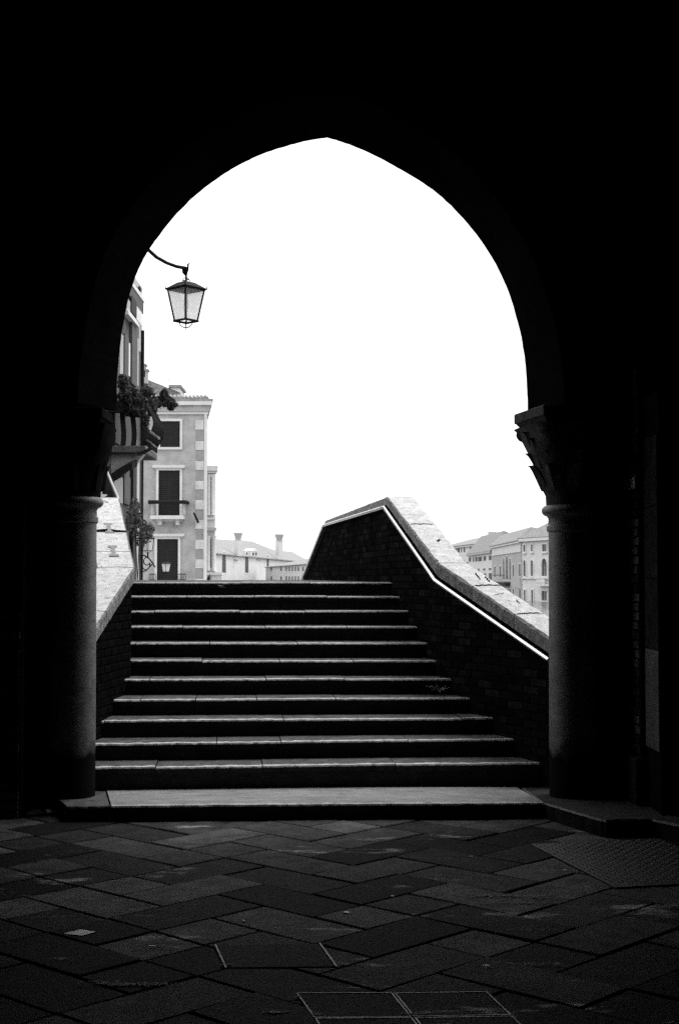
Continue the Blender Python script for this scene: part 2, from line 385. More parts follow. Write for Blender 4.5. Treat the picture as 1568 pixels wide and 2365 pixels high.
def lay_bricks(parent, a, b, zlo, zhi, nrm, maxn=300, mats=None, l=.225, h=.056, joint=.012, zbase=0, stuff=False):
    """bricks on the vertical face from a to b (xy); zlo/zhi: functions of the distance along; nrm: outward normal"""
    a, b = Vector((a[0], a[1], 0)), Vector((b[0], b[1], 0)); u = (b - a); LL = u.length; u.normalize()
    rz = math.atan2(u.y, u.x); nrm = Vector((nrm[0], nrm[1], 0)).normalized()
    cnt = 0; st = MB(); rowh = h + joint; offp = root_loc(parent)
    row = 0; z = zbase
    while z < 12:
        z = zbase + row * rowh; s = -(l + joint) * (0.5 if row % 2 else 0)
        if z > max(zhi(0), zhi(LL)) + .2: break
        while s < LL:
            s0, s1 = max(s + joint / 2, 0.004), min(s + l + joint / 2, LL - .004)
            zm = z + h / 2
            # shorten against sloped borders
            for _ in range(8):
                if s1 - s0 < .05: break
                ok0 = zlo(s0) < zm and zhi(s0) > z + h; ok1 = zlo(s1) < zm and zhi(s1) > z + h
                if ok0 and ok1: break
                if not ok0: s0 += .03
                if not ok1: s1 -= .03
            if s1 - s0 > .05:
                sm = (s0 + s1) / 2
                if zlo(sm) < zm and zhi(sm) > z + h and zlo(s0) < zm and zlo(s1) < zm and zhi(s0) > z + h - .01 and zhi(s1) > z + h - .01:
                    ll = s1 - s0; q = round(ll / .015) * .015
                    ms = mats or M['brick']; vi = random.choice((0, 0, 1, 1, 1, 2)) % len(ms)
                    p = a + u * sm + nrm * (-.008 + random.uniform(0, .006)) + Vector((0, 0, zm))
                    if stuff or cnt >= maxn:
                        e = u * ll / 2; w = nrm * .012; hh = Vector((0, 0, h / 2))
                        st.cur = vi
                        st.hexa([p - e - w - hh, p + e - w - hh, p + e + w - hh, p - e + w - hh, p - e - w + hh, p + e - w + hh, p + e + w + hh, p - e + w + hh])
                    else:
                        me = brick_mesh(q, h, .03, ms[vi], (round(q, 3), h, ms[vi].name))
                        o = bpy.data.objects.new('brick', me); col.objects.link(o); o.parent = parent
                        o.location = p - offp; o.rotation_euler = (jit(.012), jit(.012), rz + jit(.012))
                        cnt += 1
            s += l + joint
        row += 1
    if st.v:
        o = st.build('brickwork', mats or M['brick'], parent); o['kind'] = 'stuff'
    return cnt
sb = [M['soot_and_shade'], M['soot_stone']]
lay_bricks(wall, (1.88, 10.72), (2.155, 10.72), lambda s: h0, lambda s: 3.3, (0, -1), mats=sb)
lay_bricks(wall, (2.16, 10.715), (2.16, 10.205), lambda s: h0 + .34, lambda s: 3.3, (-1, 0), mats=sb)
lay_bricks(wall, (-2.75, 10.30), (-2.31, 10.30), lambda s: .02, lambda s: 1.5, (0, -1), mats=sb)
# rest of the brick facing, out of the light
MB().box(-6.4, -2.76, 10.27, 10.297, 0, spring).build('plaster', M['soot'], wall)

# house number plate on the brick return
pl = thing('number_plate', (2.14, 10.45, Z(1118, 10.4)), 'small pale house number plate on the dark wall right of the column', 'sign')
zz = Z(1118, 10.4)
MB().box(2.134, 2.143, 10.22, 10.66, zz - .04, zz + .04).build('plate', M['sign'], pl)
tcv = bpy.data.curves.new('digits', 'FONT'); tcv.body = '1692'; tcv.size = .085; tcv.align_x = 'CENTER'; tcv.align_y = 'CENTER'; tcv.extrude = .001
to = bpy.data.objects.new('digits', tcv); col.objects.link(to)
dg = bpy.context.evaluated_depsgraph_get(); me = bpy.data.meshes.new_from_object(to.evaluated_get(dg))
bpy.data.objects.remove(to)
me.materials.clear(); me.materials.append(M['shutter'])
to = bpy.data.objects.new('digits', me); col.objects.link(to); to.parent = pl
to.location = (2.1325 - 2.14, 10.44 - 10.45, 0); to.rotation_euler = (R(90), 0, R(-90))

# ------------------------------------------------------------------ columns
def leaf_shape(mb, c, a, r0, z0, r1, z1, w, curl):
    """a carved leaf rising from (r0,z0) to (r1,z1) on the direction a, curling outward at its tip"""
    d = Vector((math.cos(a), math.sin(a), 0)); t = Vector((-math.sin(a), math.cos(a), 0)); c = Vector(c)
    prof = [(0, 0, .7), (.25, .02, .95), (.5, .05, 1), (.75, .12, .8), (.92, .28, .55), (1.0, .5, .3), (.95, .62, .12)]
    ctr = []
    for (f, o, ww) in prof:
        r = r0 + (r1 - r0) * f + curl * o; z = z0 + (z1 - z0) * f
        ctr.append((c + d * r + Vector((0, 0, z)), ww * w, d))
    vs_ = []; fs = []
    for (p, ww, d) in ctr:
        vs_ += [p - t * ww / 2 - d * .02, p + d * .014, p + t * ww / 2 - d * .02, p - d * .055]
    for i in range(len(ctr) - 1):
        for k in range(4):
            k2 = (k + 1) % 4; fs.append((i * 4 + k, i * 4 + k2, (i + 1) * 4 + k2, (i + 1) * 4 + k))
    fs += [(3, 2, 1, 0), tuple(len(vs_) - 4 + k for k in range(4))]
    mb.add(vs_, fs)
def column(name, cx, prof, astr_z, label, aba, rot, leaves, cm):
    t = thing(name, (cx, CY, h0), label, 'column', 'columns carrying the arch')
    r = .169; c = (cx, CY, 0)
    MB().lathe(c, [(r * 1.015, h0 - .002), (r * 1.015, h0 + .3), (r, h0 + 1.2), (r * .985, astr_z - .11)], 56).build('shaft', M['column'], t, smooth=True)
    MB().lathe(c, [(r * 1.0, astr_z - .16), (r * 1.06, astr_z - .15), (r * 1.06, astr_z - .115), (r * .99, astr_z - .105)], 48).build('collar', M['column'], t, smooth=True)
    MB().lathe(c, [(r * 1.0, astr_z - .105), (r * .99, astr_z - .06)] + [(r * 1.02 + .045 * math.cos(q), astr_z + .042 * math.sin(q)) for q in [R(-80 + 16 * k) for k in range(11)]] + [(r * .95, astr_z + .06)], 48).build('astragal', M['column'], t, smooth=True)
    zb = [p[1] for p in prof]
    def sq(a, z):
        f = max(0, min(1, (z - zb[0]) / (zb[-1] - zb[0]))) ** 2
        cc = max(abs(math.cos(a - rot)), abs(math.sin(a - rot)))
        return 1 + f * (1 / cc - 1) * .75
    MB().lathe(c, prof, 48, sq).build('bell', M[cm], t, smooth=True)
    for (n, ph, a_) in leaves:
        for k in range(n):
            m = MB(); leaf_shape(m, c, ph + 2 * math.pi * k / n, *a_); m.build('leaf', M[cm], t, smooth=True)
    s, z0, z1 = aba
    for k in range(4):      # corner volutes under the abacus
        a = rot + R(45 + 90 * k); d = s * 1.16 if cm == 'capital_lit' else s * .95
        q = Vector((cx + d * math.cos(a), CY + d * math.sin(a), z0 - .045)); tt = Vector((-math.sin(a), math.cos(a), 0))
        MB().tube([q - tt * .06, q - tt * .05, q - tt * .02, q + tt * .02, q + tt * .05, q + tt * .06], [.018, .042, .052, .052, .042, .018], 14).build('volute', M[cm], t, smooth=True)
    def sqbox(s0, s1, za, zb_):
        pts = []
        for (q, z) in ((s0, za), (s1, zb_)):
            for k in range(4):
                a = rot + R(45 + 90 * k); pts.append((cx + q * math.sqrt(2) * math.cos(a), CY + q * math.sqrt(2) * math.sin(a), z))
        return pts
    m = MB(); h = z1 - z0
    m.hexa(sqbox(s * .86, s * .97, z0, z0 + h * .35)); m.build('abacus_moulding', M[cm], t, bevel=.006)
    m = MB(); m.hexa(sqbox(s, s, z0 + h * .36, z1)); m.build('abacus', M[cm], t, bevel=.008)
    return t
cR, cL = 1.735, -1.99
zR = lambda y: Z(y, CY)
rr = lambda px: (cR - X(px, CY))
profR = [(rr(1262), zR(1168)), (rr(1261), zR(1146)), (rr(1256), zR(1136)), (rr(1251), zR(1118)), (rr(1244), zR(1094)), (rr(1236), zR(1078)), (rr(1228), zR(1055)), (rr(1222), zR(1035)), (rr(1216), zR(1012)), (rr(1212), zR(995)), (rr(1206), zR(986))]
w0 = lambda px: rr(px)
column('stone_column', cR, profR, zR(1180), 'round stone column right of the steps under a leafy projecting capital', (.33, zR(986), zR(948)), R(12),
       [(8, R(180 + 4), (rr(1254), zR(1135), rr(1228), zR(1076), .15, .03)), (8, R(180 + 26), (rr(1240), zR(1085), rr(1216), zR(1016), .17, .035)),
        (8, R(184), (rr(1236), zR(1075), rr(1222), zR(1048), .07, .06)), (4, R(180 + 57), (rr(1225), zR(1030), rr(1196), zR(997), .09, .06)), (4, R(180 + 12), (rr(1222), zR(1030), rr(1212), zR(1000), .1, .04))], 'capital_lit')
ll = lambda px: (X(px, CY) - cL)
profL = [(ll(231), zR(1150)), (ll(232), zR(1135)), (ll(238), zR(1100)), (ll(246), zR(1070)), (ll(254), zR(1045)), (ll(258), zR(1020)), (ll(261), zR(985))]
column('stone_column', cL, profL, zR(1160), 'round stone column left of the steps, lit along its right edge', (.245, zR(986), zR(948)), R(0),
       [(8, R(11), (ll(234), zR(1135), ll(244), zR(1076), .1, .02)), (8, R(30), (ll(240), zR(1085), ll(252), zR(1016), .11, .02))], 'capital_shaded')

# ------------------------------------------------------------------ threshold
def chip_edge(a, b, n, amp):
    a, b = Vector(a), Vector(b); out = []
    d = (b - a); nr = Vector((-d.y, d.x, 0)).normalized()
    for i in range(n + 1):
        f = i / n; e = 0 if i in (0, n) else jit(amp) + (random.random() < .10) * amp * random.uniform(1.0, 3.2)
        out.append(a + d * f + nr * e)
    return out
def stone_slab(name, front, back, ztop, thick, parent, mats, nose=.05, rnd=.012, tilt=0.0):
    """a slab whose chipped front edge runs along 'front'; mats = (top, nosing, front face)"""
    n = len(front); F = [Vector((p.x, p.y, 0)) for p in front]
    B = [Vector(back[0]) + (Vector(back[1]) - Vector(back[0])) * (i / (n - 1)) for i in range(n)]
    b = MB(); rows = []
    wz = random.uniform(0, 6); zt = [ztop + jit(.0012) - .003 * (1 + math.sin(wz + i * .09)) * .5 for i in range(n)]
    def row(fn): rows.append([fn(i) for i in range(n)])
    def inw(i, d): return (B[i] - F[i]).normalized() * d
    row(lambda i: F[i] + inw(i, .02) + Vector((0, 0, ztop - thick)))
    row(lambda i: F[i] + inw(i, .012) + Vector((0, 0, ztop - thick * .45 + jit(.004))))
    row(lambda i: F[i] + inw(i, 0.0) + Vector((0, 0, zt[i] - rnd * 1.3)))
    row(lambda i: F[i] + inw(i, rnd * .35) + Vector((0, 0, zt[i] - rnd * .35)))
    row(lambda i: F[i] + inw(i, rnd * 1.2) + Vector((0, 0, zt[i])))
    row(lambda i: F[i] + inw(i, nose * (1 + jit(.55))) + Vector((0, 0, zt[i] + .0008)))
    row(lambda i: B[i] + Vector((0, 0, ztop)))
    row(lambda i: B[i] + Vector((0, 0, ztop - thick)))
    vs_ = [q for r_ in rows for q in r_]
    matrow = [2, 2, 1, 1, 1, 0, 0, 0]
    for r_ in range(len(rows)):
        b2 = (r_ + 1) % len(rows)
        for i in range(n - 1):
            b.f.append([r_ * n + i, r_ * n + i + 1, b2 * n + i + 1, b2 * n + i]); b.mi.append(matrow[r_])
    b.v = vs_
    b.f.append([r_ * n for r_ in range(len(rows))]); b.mi.append(2)
    b.f.append([r_ * n + n - 1 for r_ in range(len(rows))]); b.mi.append(2)
    return b.build(name, list(mats), parent)
th = thing('threshold', (-.1, 10.4, 0), 'long pale stone doorstep at the foot of the bridge steps', 'step')
fl = P(262, 1855, 0.1).x  # unused depth guard
YF = lambda py, h: FPX * (EYE - h) / (py - 1335)
A = [Vector((X(160, 10.15), 10.15, 0)), Vector((X(258, 10.16), 10.16, 0)), Vector((X(1250, 10.30), 10.30, 0))]
bkY = 11.03
stone_slab('doorstep_stone', chip_edge(A[1] + Vector((.012, 0, 0)), A[2], 60, .006), ((X(247, 10.98), bkY, 0), (X(1192, 10.98), bkY, 0)), h0, .17, th, (M['threshold'], M['nosing'], M['riser']), nose=.03)
stone_slab('doorstep_stone', chip_edge(A[0], A[1], 10, .008), ((X(110, bkY), bkY, 0), (X(245, bkY), bkY, 0)), h0 - .004, .17, th, (M['tread'], M['tread'], M['riser']), nose=.04)
b = MB()
poly = [(1.47, 10.315), (1.60, 9.98), (1.70, 9.72), (1.78, 9.56), (1.86, 9.60), (2.1, 9.6), (2.27, 9.33), (2.45, 9.05), (3.2, 9.05), (3.2, 9.8), (2.7, 11.03), (X(1196, bkY) + .02, bkY)]
n_ = len(poly); pr = []
for i in range(n_):      # broken, uneven rim
    a_, c_ = Vector(poly[i]), Vector(poly[(i + 1) % n_]); pr.append(a_)
    if i < 7:
        for k in range(1, 7): pr.append(a_.lerp(c_, k / 7) + Vector((jit(.008), jit(.008))))
n_ = len(pr); zt_ = h0 - .004
b.v = [Vector((p.x, p.y, -.05)) for p in pr] + [Vector((p.x, p.y, zt_ - .014)) for p in pr] + [Vector((p.x * .994 + .006 * 2.3, p.y * .994 + .006 * 10.3, zt_ + jit(.002))) for p in pr]
b.f = [[i, (i + 1) % n_, n_ + (i + 1) % n_, n_ + i] for i in range(n_)] + [[n_ + i, n_ + (i + 1) % n_, 2 * n_ + (i + 1) % n_, 2 * n_ + i] for i in range(n_)] + [list(range(2 * n_, 3 * n_))]
b.mi = [1] * n_ + [2] * n_ + [0]
b.build('corner_stone', [M['riser'], M['soot_and_shade'], M['threshold']], th)  # sides in a darker colour, painting them as unlit

# ------------------------------------------------------------------ bridge steps
stairs = thing('bridge_steps', (-.5, 13, 0), 'flight of worn stone steps with pale edges climbing to the bridge', 'steps')
pxR = [1272, 1206, 1147, 1092, 1032, 1001, 976, 953, 931, 906, 891]
tilt = [.085, .085, .07, .06, .02, .01, 0, 0, 0, 0, 0]
pxL = [200, 205, 222, 258, 290, 292, 294, 296, 298, 300, 303]
for k in range(11):
    z = step_z(k); y = step_y(k)
    xl = X(pxL[k], y) - (.12 if k > 3 else .1); xr = X(pxR[k], y) + .10
    if k >= 5: xl = -1.9 - (k - 4.5) * .075 - .2
    tl = tilt[k]; mid = -.2
    f = lambda x: y + (x - mid) * tl
    yb = y + .362 + .10
    st = MB()
    zb = (z - .176 if k == 0 else step_z(k - 1)) - .03
    # riser core just behind the slab fronts
    st.hexa([(xl, f(xl) + .035, zb), (xr, f(xr) + .035, zb), (xr, yb + .3, zb), (xl, yb + .3, zb), (xl, f(xl) + .035, z - .062), (xr, f(xr) + .035, z - .062), (xr, yb + .3, z - .062), (xl, yb + .3, z - .062)])
    step = st.build('step', M['riser'], stairs)
    cuts = {0: [355, 676, 1000], 1: [497, 650, 950], 2: [258, 648, 1060], 3: [338, 460, 600, 770], 4: [355, 610, 790], 5: [470, 650, 820], 6: [300 + 20, 490, 690], 7: [420, 610, 800], 8: [360, 560, 700], 9: [430, 590, 760], 10: [380, 560, 720]}[k]
    if k == 0: cuts = [230 + 135, 616, 910]
    xs = [xl] + [X(c, y) + jit(.03) for c in cuts] + [xr]
    xs = sorted(xs)
    for i in range(len(xs) - 1):
        a, c = xs[i] + .004, xs[i + 1] - .004
        n = max(6, int((c - a) / .035)); sk = -.04
        fr = chip_edge((a, f(a) + jit(.004), 0), (c, f(c) + jit(.004), 0), n, .005)
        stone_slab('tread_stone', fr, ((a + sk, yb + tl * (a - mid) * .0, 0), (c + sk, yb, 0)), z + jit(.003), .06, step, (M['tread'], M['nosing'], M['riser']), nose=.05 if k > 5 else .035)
# bridge deck beyond the top step
MB().hexa([(-2.6, 14.9, .8), (.6, 14.9, .8), (-.3, 20.2, .8), (-3.3, 20.2, .8), (-2.6, 14.9, step_z(10) - .005), (.6, 14.9, step_z(10) - .005), (-.3, 20.2, step_z(10) + .01), (-3.3, 20.2, step_z(10) + .01)]).build('deck', M['tread'], stairs)
for k in range(9):
    y = 20.2 + k * .36; z = step_z(10) - .14 * (k + 1)
    MB().box(-3.6 - .03 * k, -.25 - .05 * k, y, y + .40, z - .5, z).build('far_step', M['tread'], stairs)
MB().box(-2.9, 1.0, 12.2, 14.9, -1.3, -.06).build('abutment', M['brick'][1], stairs)

# ------------------------------------------------------------------ parapets
def parapet(name, pts, zc, label, side, brick_from):
    """pts: plan of the inner face; zc: coping underside at each point; side=+1 when the wall lies to the right of its inner face"""
    t = thing(name, (pts[1][0], pts[1][1], 0), label, 'parapet', 'parapets of the bridge steps')
    n = len(pts); th_ = .30
    V2 = [Vector((p[0], p[1], 0)) for p in pts]
    nr = []
    for i in range(n):
        a = V2[max(i - 1, 0)]; c = V2[min(i + 1, n - 1)]; d = (c - a).normalized()
        nr.append(Vector((d.y, -d.x, 0)) * side)     # outward from the stairs
    core = MB()
    for i in range(n - 1):
        a, c = V2[i], V2[i + 1]; ao, co = a + nr[i] * th_, c + nr[i + 1] * th_; zb = Vector((0, 0, -1.2))
        up = lambda p, z: Vector((p.x, p.y, z))
        core.hexa([up(a, -1.2), up(c, -1.2), up(co, -1.2), up(ao, -1.2), up(a, zc[i]), up(c, zc[i + 1]), up(co, zc[i + 1]), up(ao, zc[i])])
    core.build('masonry', M['mortar'], t)
    return t, V2, nr
def coping(t, V2, nr, zc, joints, thick=.115, over=.035, width=.29, zlift=.003):
    """coping stones between successive joint fractions on each segment"""
    for i in range(len(V2) - 1):
        js = joints[i]
        for q in range(len(js) - 1):
            f0, f1 = js[q], js[q + 1]; g = .006
            Ls = (V2[i + 1] - V2[i]).length
            f0 += g / Ls if q > 0 or i > 0 else 0; f1 -= g / Ls if True else 0
            N = max(4, int((f1 - f0) * Ls / .06)); b = MB(); rows = []
            for k in range(N + 1):
                f = f0 + (f1 - f0) * k / N
                c = V2[i].lerp(V2[i + 1], f); m = nr[i].lerp(nr[i + 1], f).normalized(); z = zc[i] + (zc[i + 1] - zc[i]) * f + zlift; tk = thick[i] + (thick[i + 1] - thick[i]) * f
                e = (lambda a: 0 if k in (0, N) else jit(a)); wi = over + e(.002); wo = width - over + e(.003)
                ch = .012 + (0 if k in (0, N) else abs(jit(.004)) + (random.random() < .10) * .009)
                I = c - m * wi; O = c + m * wo
                u = Vector((0, 0, 1))
                ring = [I + u * z, O + u * z, O + u * (z + tk - ch), O - m * ch + u * (z + tk + e(.002)), I.lerp(O, .5) + u * (z + tk + .004 + e(.003)), I + m * ch + u * (z + tk + e(.003)), I + u * (z + tk - ch)]
                rows.append(ring)
            mrow = [2, 2, 2, 0, 0, 1, 1]
            for r_ in range(N):
                for k in range(7):
                    k2 = (k + 1) % 7
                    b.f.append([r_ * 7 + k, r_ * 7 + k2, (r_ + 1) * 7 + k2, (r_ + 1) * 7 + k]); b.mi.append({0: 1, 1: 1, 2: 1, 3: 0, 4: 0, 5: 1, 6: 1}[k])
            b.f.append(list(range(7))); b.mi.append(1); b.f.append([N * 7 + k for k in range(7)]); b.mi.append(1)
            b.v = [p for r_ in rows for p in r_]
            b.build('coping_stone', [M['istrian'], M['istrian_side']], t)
def cramp(t, p, d, zslope, s=.5):
    """dumb-bell iron cramp let into the coping; d: direction along the coping in plan"""
    u = Vector((d.x, d.y, zslope)).normalized(); w = Vector((d.y, -d.x, 0)).normalized(); up = u.cross(w); up = -up if up.z < 0 else up
    b = MB(); a, c2, wd, wn = .16 * s, .05 * s, .042 * s, .018 * s
    pts = [(-a, -wd), (-a, wd), (-a + c2, wd), (-a + c2 * 1.3, wn), (a - c2 * 1.3, wn), (a - c2, wd), (a, wd), (a, -wd), (a - c2, -wd), (a - c2 * 1.3, -wn), (-a + c2 * 1.3, -wn), (-a + c2, -wd)]
    b.prism([p + u * x + w * y for x, y in pts], up * .006); b.build('iron_cramp', M['rust'], t)
# right parapet
RZ = {0: Z(1503, 11.0)}
wy = [10.98, 12.63, 14.73, 20.0, 22.6]
wx = [X(1275, 10.98) , X(1005, 12.63) + .055, X(889, 14.73) + .05, X(750, 20.0) + .04, X(698, 22.6) + .04]
zrail = [Z(1520, 10.98), Z(1341, 12.63), Z(1172, 14.73), Z(1214, 20.0), Z(1343, 22.6)]
zcop = [z + e for z, e in zip(zrail, (.035, .035, .025, .015, .015))]
# run the first segment on a little, past the column
d0 = Vector((wx[0] - wx[1], wy[0] - wy[1], zrail[0] - zrail[1])) * .02
ptsR = list(zip(wx, wy)); ptsR[0] = (wx[0] + d0.x, wy[0] + d0.y); zcop[0] += d0.z
tR, V2, nr = parapet('brick_parapet', ptsR, zcop, 'long dark brick parapet with pale coping and bright handrail right of the steps', 1, 0)
coping(tR, V2, nr, zcop, [[0, .30, .67, 1.0], [0, .55, 1.0], [0, .34, .67, 1.0], [0, .5, 1.0]], thick=[.12, .118, .085, .055, .055])
seg = lambda i: (V2[i + 1] - V2[i]).length
def stepline(i):   # floor beneath the inner face along segment i
    def f(s):
        y = V2[i].y + (V2[i + 1].y - V2[i].y) * s / seg(i)
        k = math.floor((y - 11.0) / .362); return step_z(max(-1, min(10, k)))
    return f
topline = lambda i: (lambda s: zcop[i] + (zcop[i + 1] - zcop[i]) * s / seg(i) - .004)
n1 = 0
for i in (0, 1):
    n1 += lay_bricks(tR, V2[i], V2[i + 1], stepline(i), topline(i), -nr[i].lerp(nr[i + 1], .5), maxn=150)
for i in (2, 3):
    lay_bricks(tR, V2[i], V2[i + 1], (lambda s: step_z(10)) if i == 2 else (lambda s: .3), topline(i), -nr[i].lerp(nr[i + 1], .5), stuff=True)
# handrail: a steel tube on short brackets
off = .06
hp = [Vector((V2[i].x, V2[i].y, zrail[i])) - nr[i] * off for i in range(5)]
hp[0].z += d0.z
fine = []
for i in range(4):
    for k in range(12): fine.append(hp[i].lerp(hp[i + 1], k / 12))
fine.append(hp[4])
hr = MB().tube(fine, .019, 12).build('handrail', M['steel'], tR, smooth=True)
for i in range(4):
    for f in (.12, .5, .88):
        p = hp[i].lerp(hp[i + 1], f); q = p + nr[i].lerp(nr[i + 1], f) * (off + .01) - Vector((0, 0, .05))
        MB().tube([p - Vector((0, 0, .015)), p - Vector((0, 0, .045)), q], .007, 6).build('bracket', M['iron'], hr)
def crack(t, i, f, across, wid, ln, ang_):
    c = V2[i].lerp(V2[i + 1], f) + nr[i].lerp(nr[i + 1], f) * across; zt_ = zcop[i] + (zcop[i + 1] - zcop[i]) * f
    d = V2[i + 1] - V2[i]; u = Vector((d.x, d.y, zcop[i + 1] - zcop[i])).normalized(); w = Vector((d.y, -d.x, 0)).normalized()
    tk = [.12, .118, .085, .055, .055]; zt_ += tk[i] + (tk[i + 1] - tk[i]) * f + .0095
    a = u * math.cos(ang_) + w * math.sin(ang_); b2 = u * -math.sin(ang_) + w * math.cos(ang_); up, lo = [], []
    for k in range(9):
        q = (k / 8 - .5) * ln; off_ = jit(.01); h = wid * math.sin(math.pi * (k + .3) / 8.6) * random.uniform(.4, 1) + .001
        up.append(c + a * q + b2 * (off_ + h) + Vector((0, 0, zt_))); lo.append(c + a * q + b2 * (off_ - h) + Vector((0, 0, zt_)))
    MB().prism(up + lo[::-1], (0, 0, -.008)).build('crack', M['bed'], t)
for args in ((1, .545, .10, .010, .22, 1.5), (1, .30, .14, .014, .10, .5), (0, .672, .12, .012, .24, 1.55), (0, .80, .15, .008, .22, .35), (0, .76, .20, .007, .16, .3), (0, .55, .1, .006, .12, 1.2), (0, .305, .1, .009, .22, 1.5), (0, .45, .17, .006, .10, .2)): crack(tR, *args)
# left parapet
lx = [X(188, 10.98), X(303, 12.63), X(267, 14.73), X(240, 20.0)]
ly = [10.98, 12.63, 14.73, 20.0]
zL = [Z(1490, 10.98) - .115, Z(1341, 12.63), Z(1150, 14.73) - .115, Z(1200, 20.0) - .115]
tL, V3, nl = parapet('brick_parapet', list(zip(lx, ly)), zL, 'short brick parapet left of the steps with broad white coping stones and iron cramps', -1, 0)
coping(tL, V3, nl, zL, [[0, .4, 1.0], [0, .20, .47, 1.0], [0, .5, 1.0]], thick=[.115] * 4, width=.34)
sgl = (V3[1] - V3[0]).length
lay_bricks(tL, V3[0], V3[1], lambda s: step_z(math.floor((V3[0].y + (V3[1].y - V3[0].y) * s / sgl - 11) / .362)), lambda s: zL[0] + (zL[1] - zL[0]) * s / sgl, -nl[0], maxn=200, mats=[M['brick'][0], M['brick'][0], M['soot']])
dl = (V3[2] - V3[1])
for f in (.20, .515, .97):
    p = V3[1].lerp(V3[2], f) + nl[1] * .13; cramp(tL, p + Vector((0, 0, zL[1] + (zL[2] - zL[1]) * f + .122)), dl.normalized(), (zL[2] - zL[1]) / dl.length, 1.0)
p = V3[0].lerp(V3[1], .62) + nl[0] * .2; cramp(tL, p + Vector((0, 0, zL[0] + (zL[1] - zL[0]) * .62 + .122)), (V3[1] - V3[0]).normalized(), .3, 1.1)
# the wide eroded gap between two of the coping stones
f = .47; c = V3[1].lerp(V3[2], f); zz = zL[1] + (zL[2] - zL[1]) * f + .127
uu = Vector((dl.x, dl.y, zL[2] - zL[1])).normalized(); pts = []
for s, a in ((-.03, .006), (.06, .018), (.13, .034), (.2, .03), (.28, .014), (.32, .005)): pts.append(c + nl[1] * s + uu * a * 2.1 + Vector((0, 0, zz)))
for s, a in ((.32, -.004), (.24, -.012), (.14, -.018), (.05, -.010), (-.03, -.004)): pts.append(c + nl[1] * s + uu * a * 2.1 + Vector((0, 0, zz)))
MB().prism(pts, (0, 0, -.01)).build('mortar_gap', M['bed'], tL)

# ------------------------------------------------------------------ covers let into the paving
def quad_cover(name, q, label, bars=(0, 1, 2, 3), lid=1):
    cx = sum(p[0] for p in q) / 4; cy = sum(p[1] for p in q) / 4
    t = thing(name, (cx, cy, 0), label, 'access cover', 'framed stone lids in the paving')
    Q = [Vector((p[0], p[1], 0)) for p in q]; C = Vector((cx, cy, 0))
    inn = [C + (p - C) * .965 for p in Q]; inn2 = [C + (p - C) * .945 for p in Q]
    for i in bars:
        j = (i + 1) % 4; u = Vector((0, 0, .007))
        MB().prism([Q[i], Q[j], inn[j], inn[i]], u + Vector((0, 0, jit(.001)))).build('frame_bar', M['framemetal'], t)
    MB().prism([Vector((p.x, p.y, -.01)) for p in inn2], (0, 0, .0145)).build('stone_lid', M['slab'][lid], t)
    MB().prism([Vector((p.x, p.y, -.01)) for p in inn], (0, 0, .0125)).build('joint', M['bed'], t)
quad_cover('access_cover', covers[0], 'square stone lid with metal rim in the paving, the farthest and alone', (1, 3), 1)
quad_cover('access_cover', covers[1], 'square stone lid with bright metal rim at the bottom edge, left of its twin')
quad_cover('access_cover', covers[2], 'square stone lid with metal rim at the bottom edge, right of its twin')
quad_cover('access_cover', covers[3], 'metal rimmed stone lid cut by the bottom of the view, left of its twin')
quad_cover('access_cover', covers[4], 'metal rimmed stone lid cut by the bottom of the view, right of its twin')
cp = thing('chequer_plate', plate_o, 'dark chequer plate steel cover in the paving at the right', 'access cover')
A_, B_, C_, D_ = plate_o, plate_o + pu * 1.32, plate_o + pu * 1.32 + pv * .9, plate_o + pv * .9
MB().prism([A_, B_, C_, D_], (0, 0, .009)).build('plate', M['plate'], cp)
lug = MB()
for i in range(33):
    for j in range(23):
        c = plate_o + pu * (.03 + i * .039) + pv * (.03 + j * .038) + Vector((0, 0, .009))
        d = (pu + pv if (i + j) % 2 else pu - pv).normalized(); w = Vector((-d.y, d.x, 0))
        lug.add([c - d * .016, c + w * .005, c + d * .016, c - w * .005, c + Vector((0, 0, .0035)) - d * .006, c + Vector((0, 0, .0035)) + d * .006], [(0, 3, 4), (3, 5, 4), (3, 2, 5), (2, 1, 5), (1, 4, 5), (1, 0, 4)])
o = lug.build('tread_lugs', M['plate'], cp); o['kind'] = 'stuff'

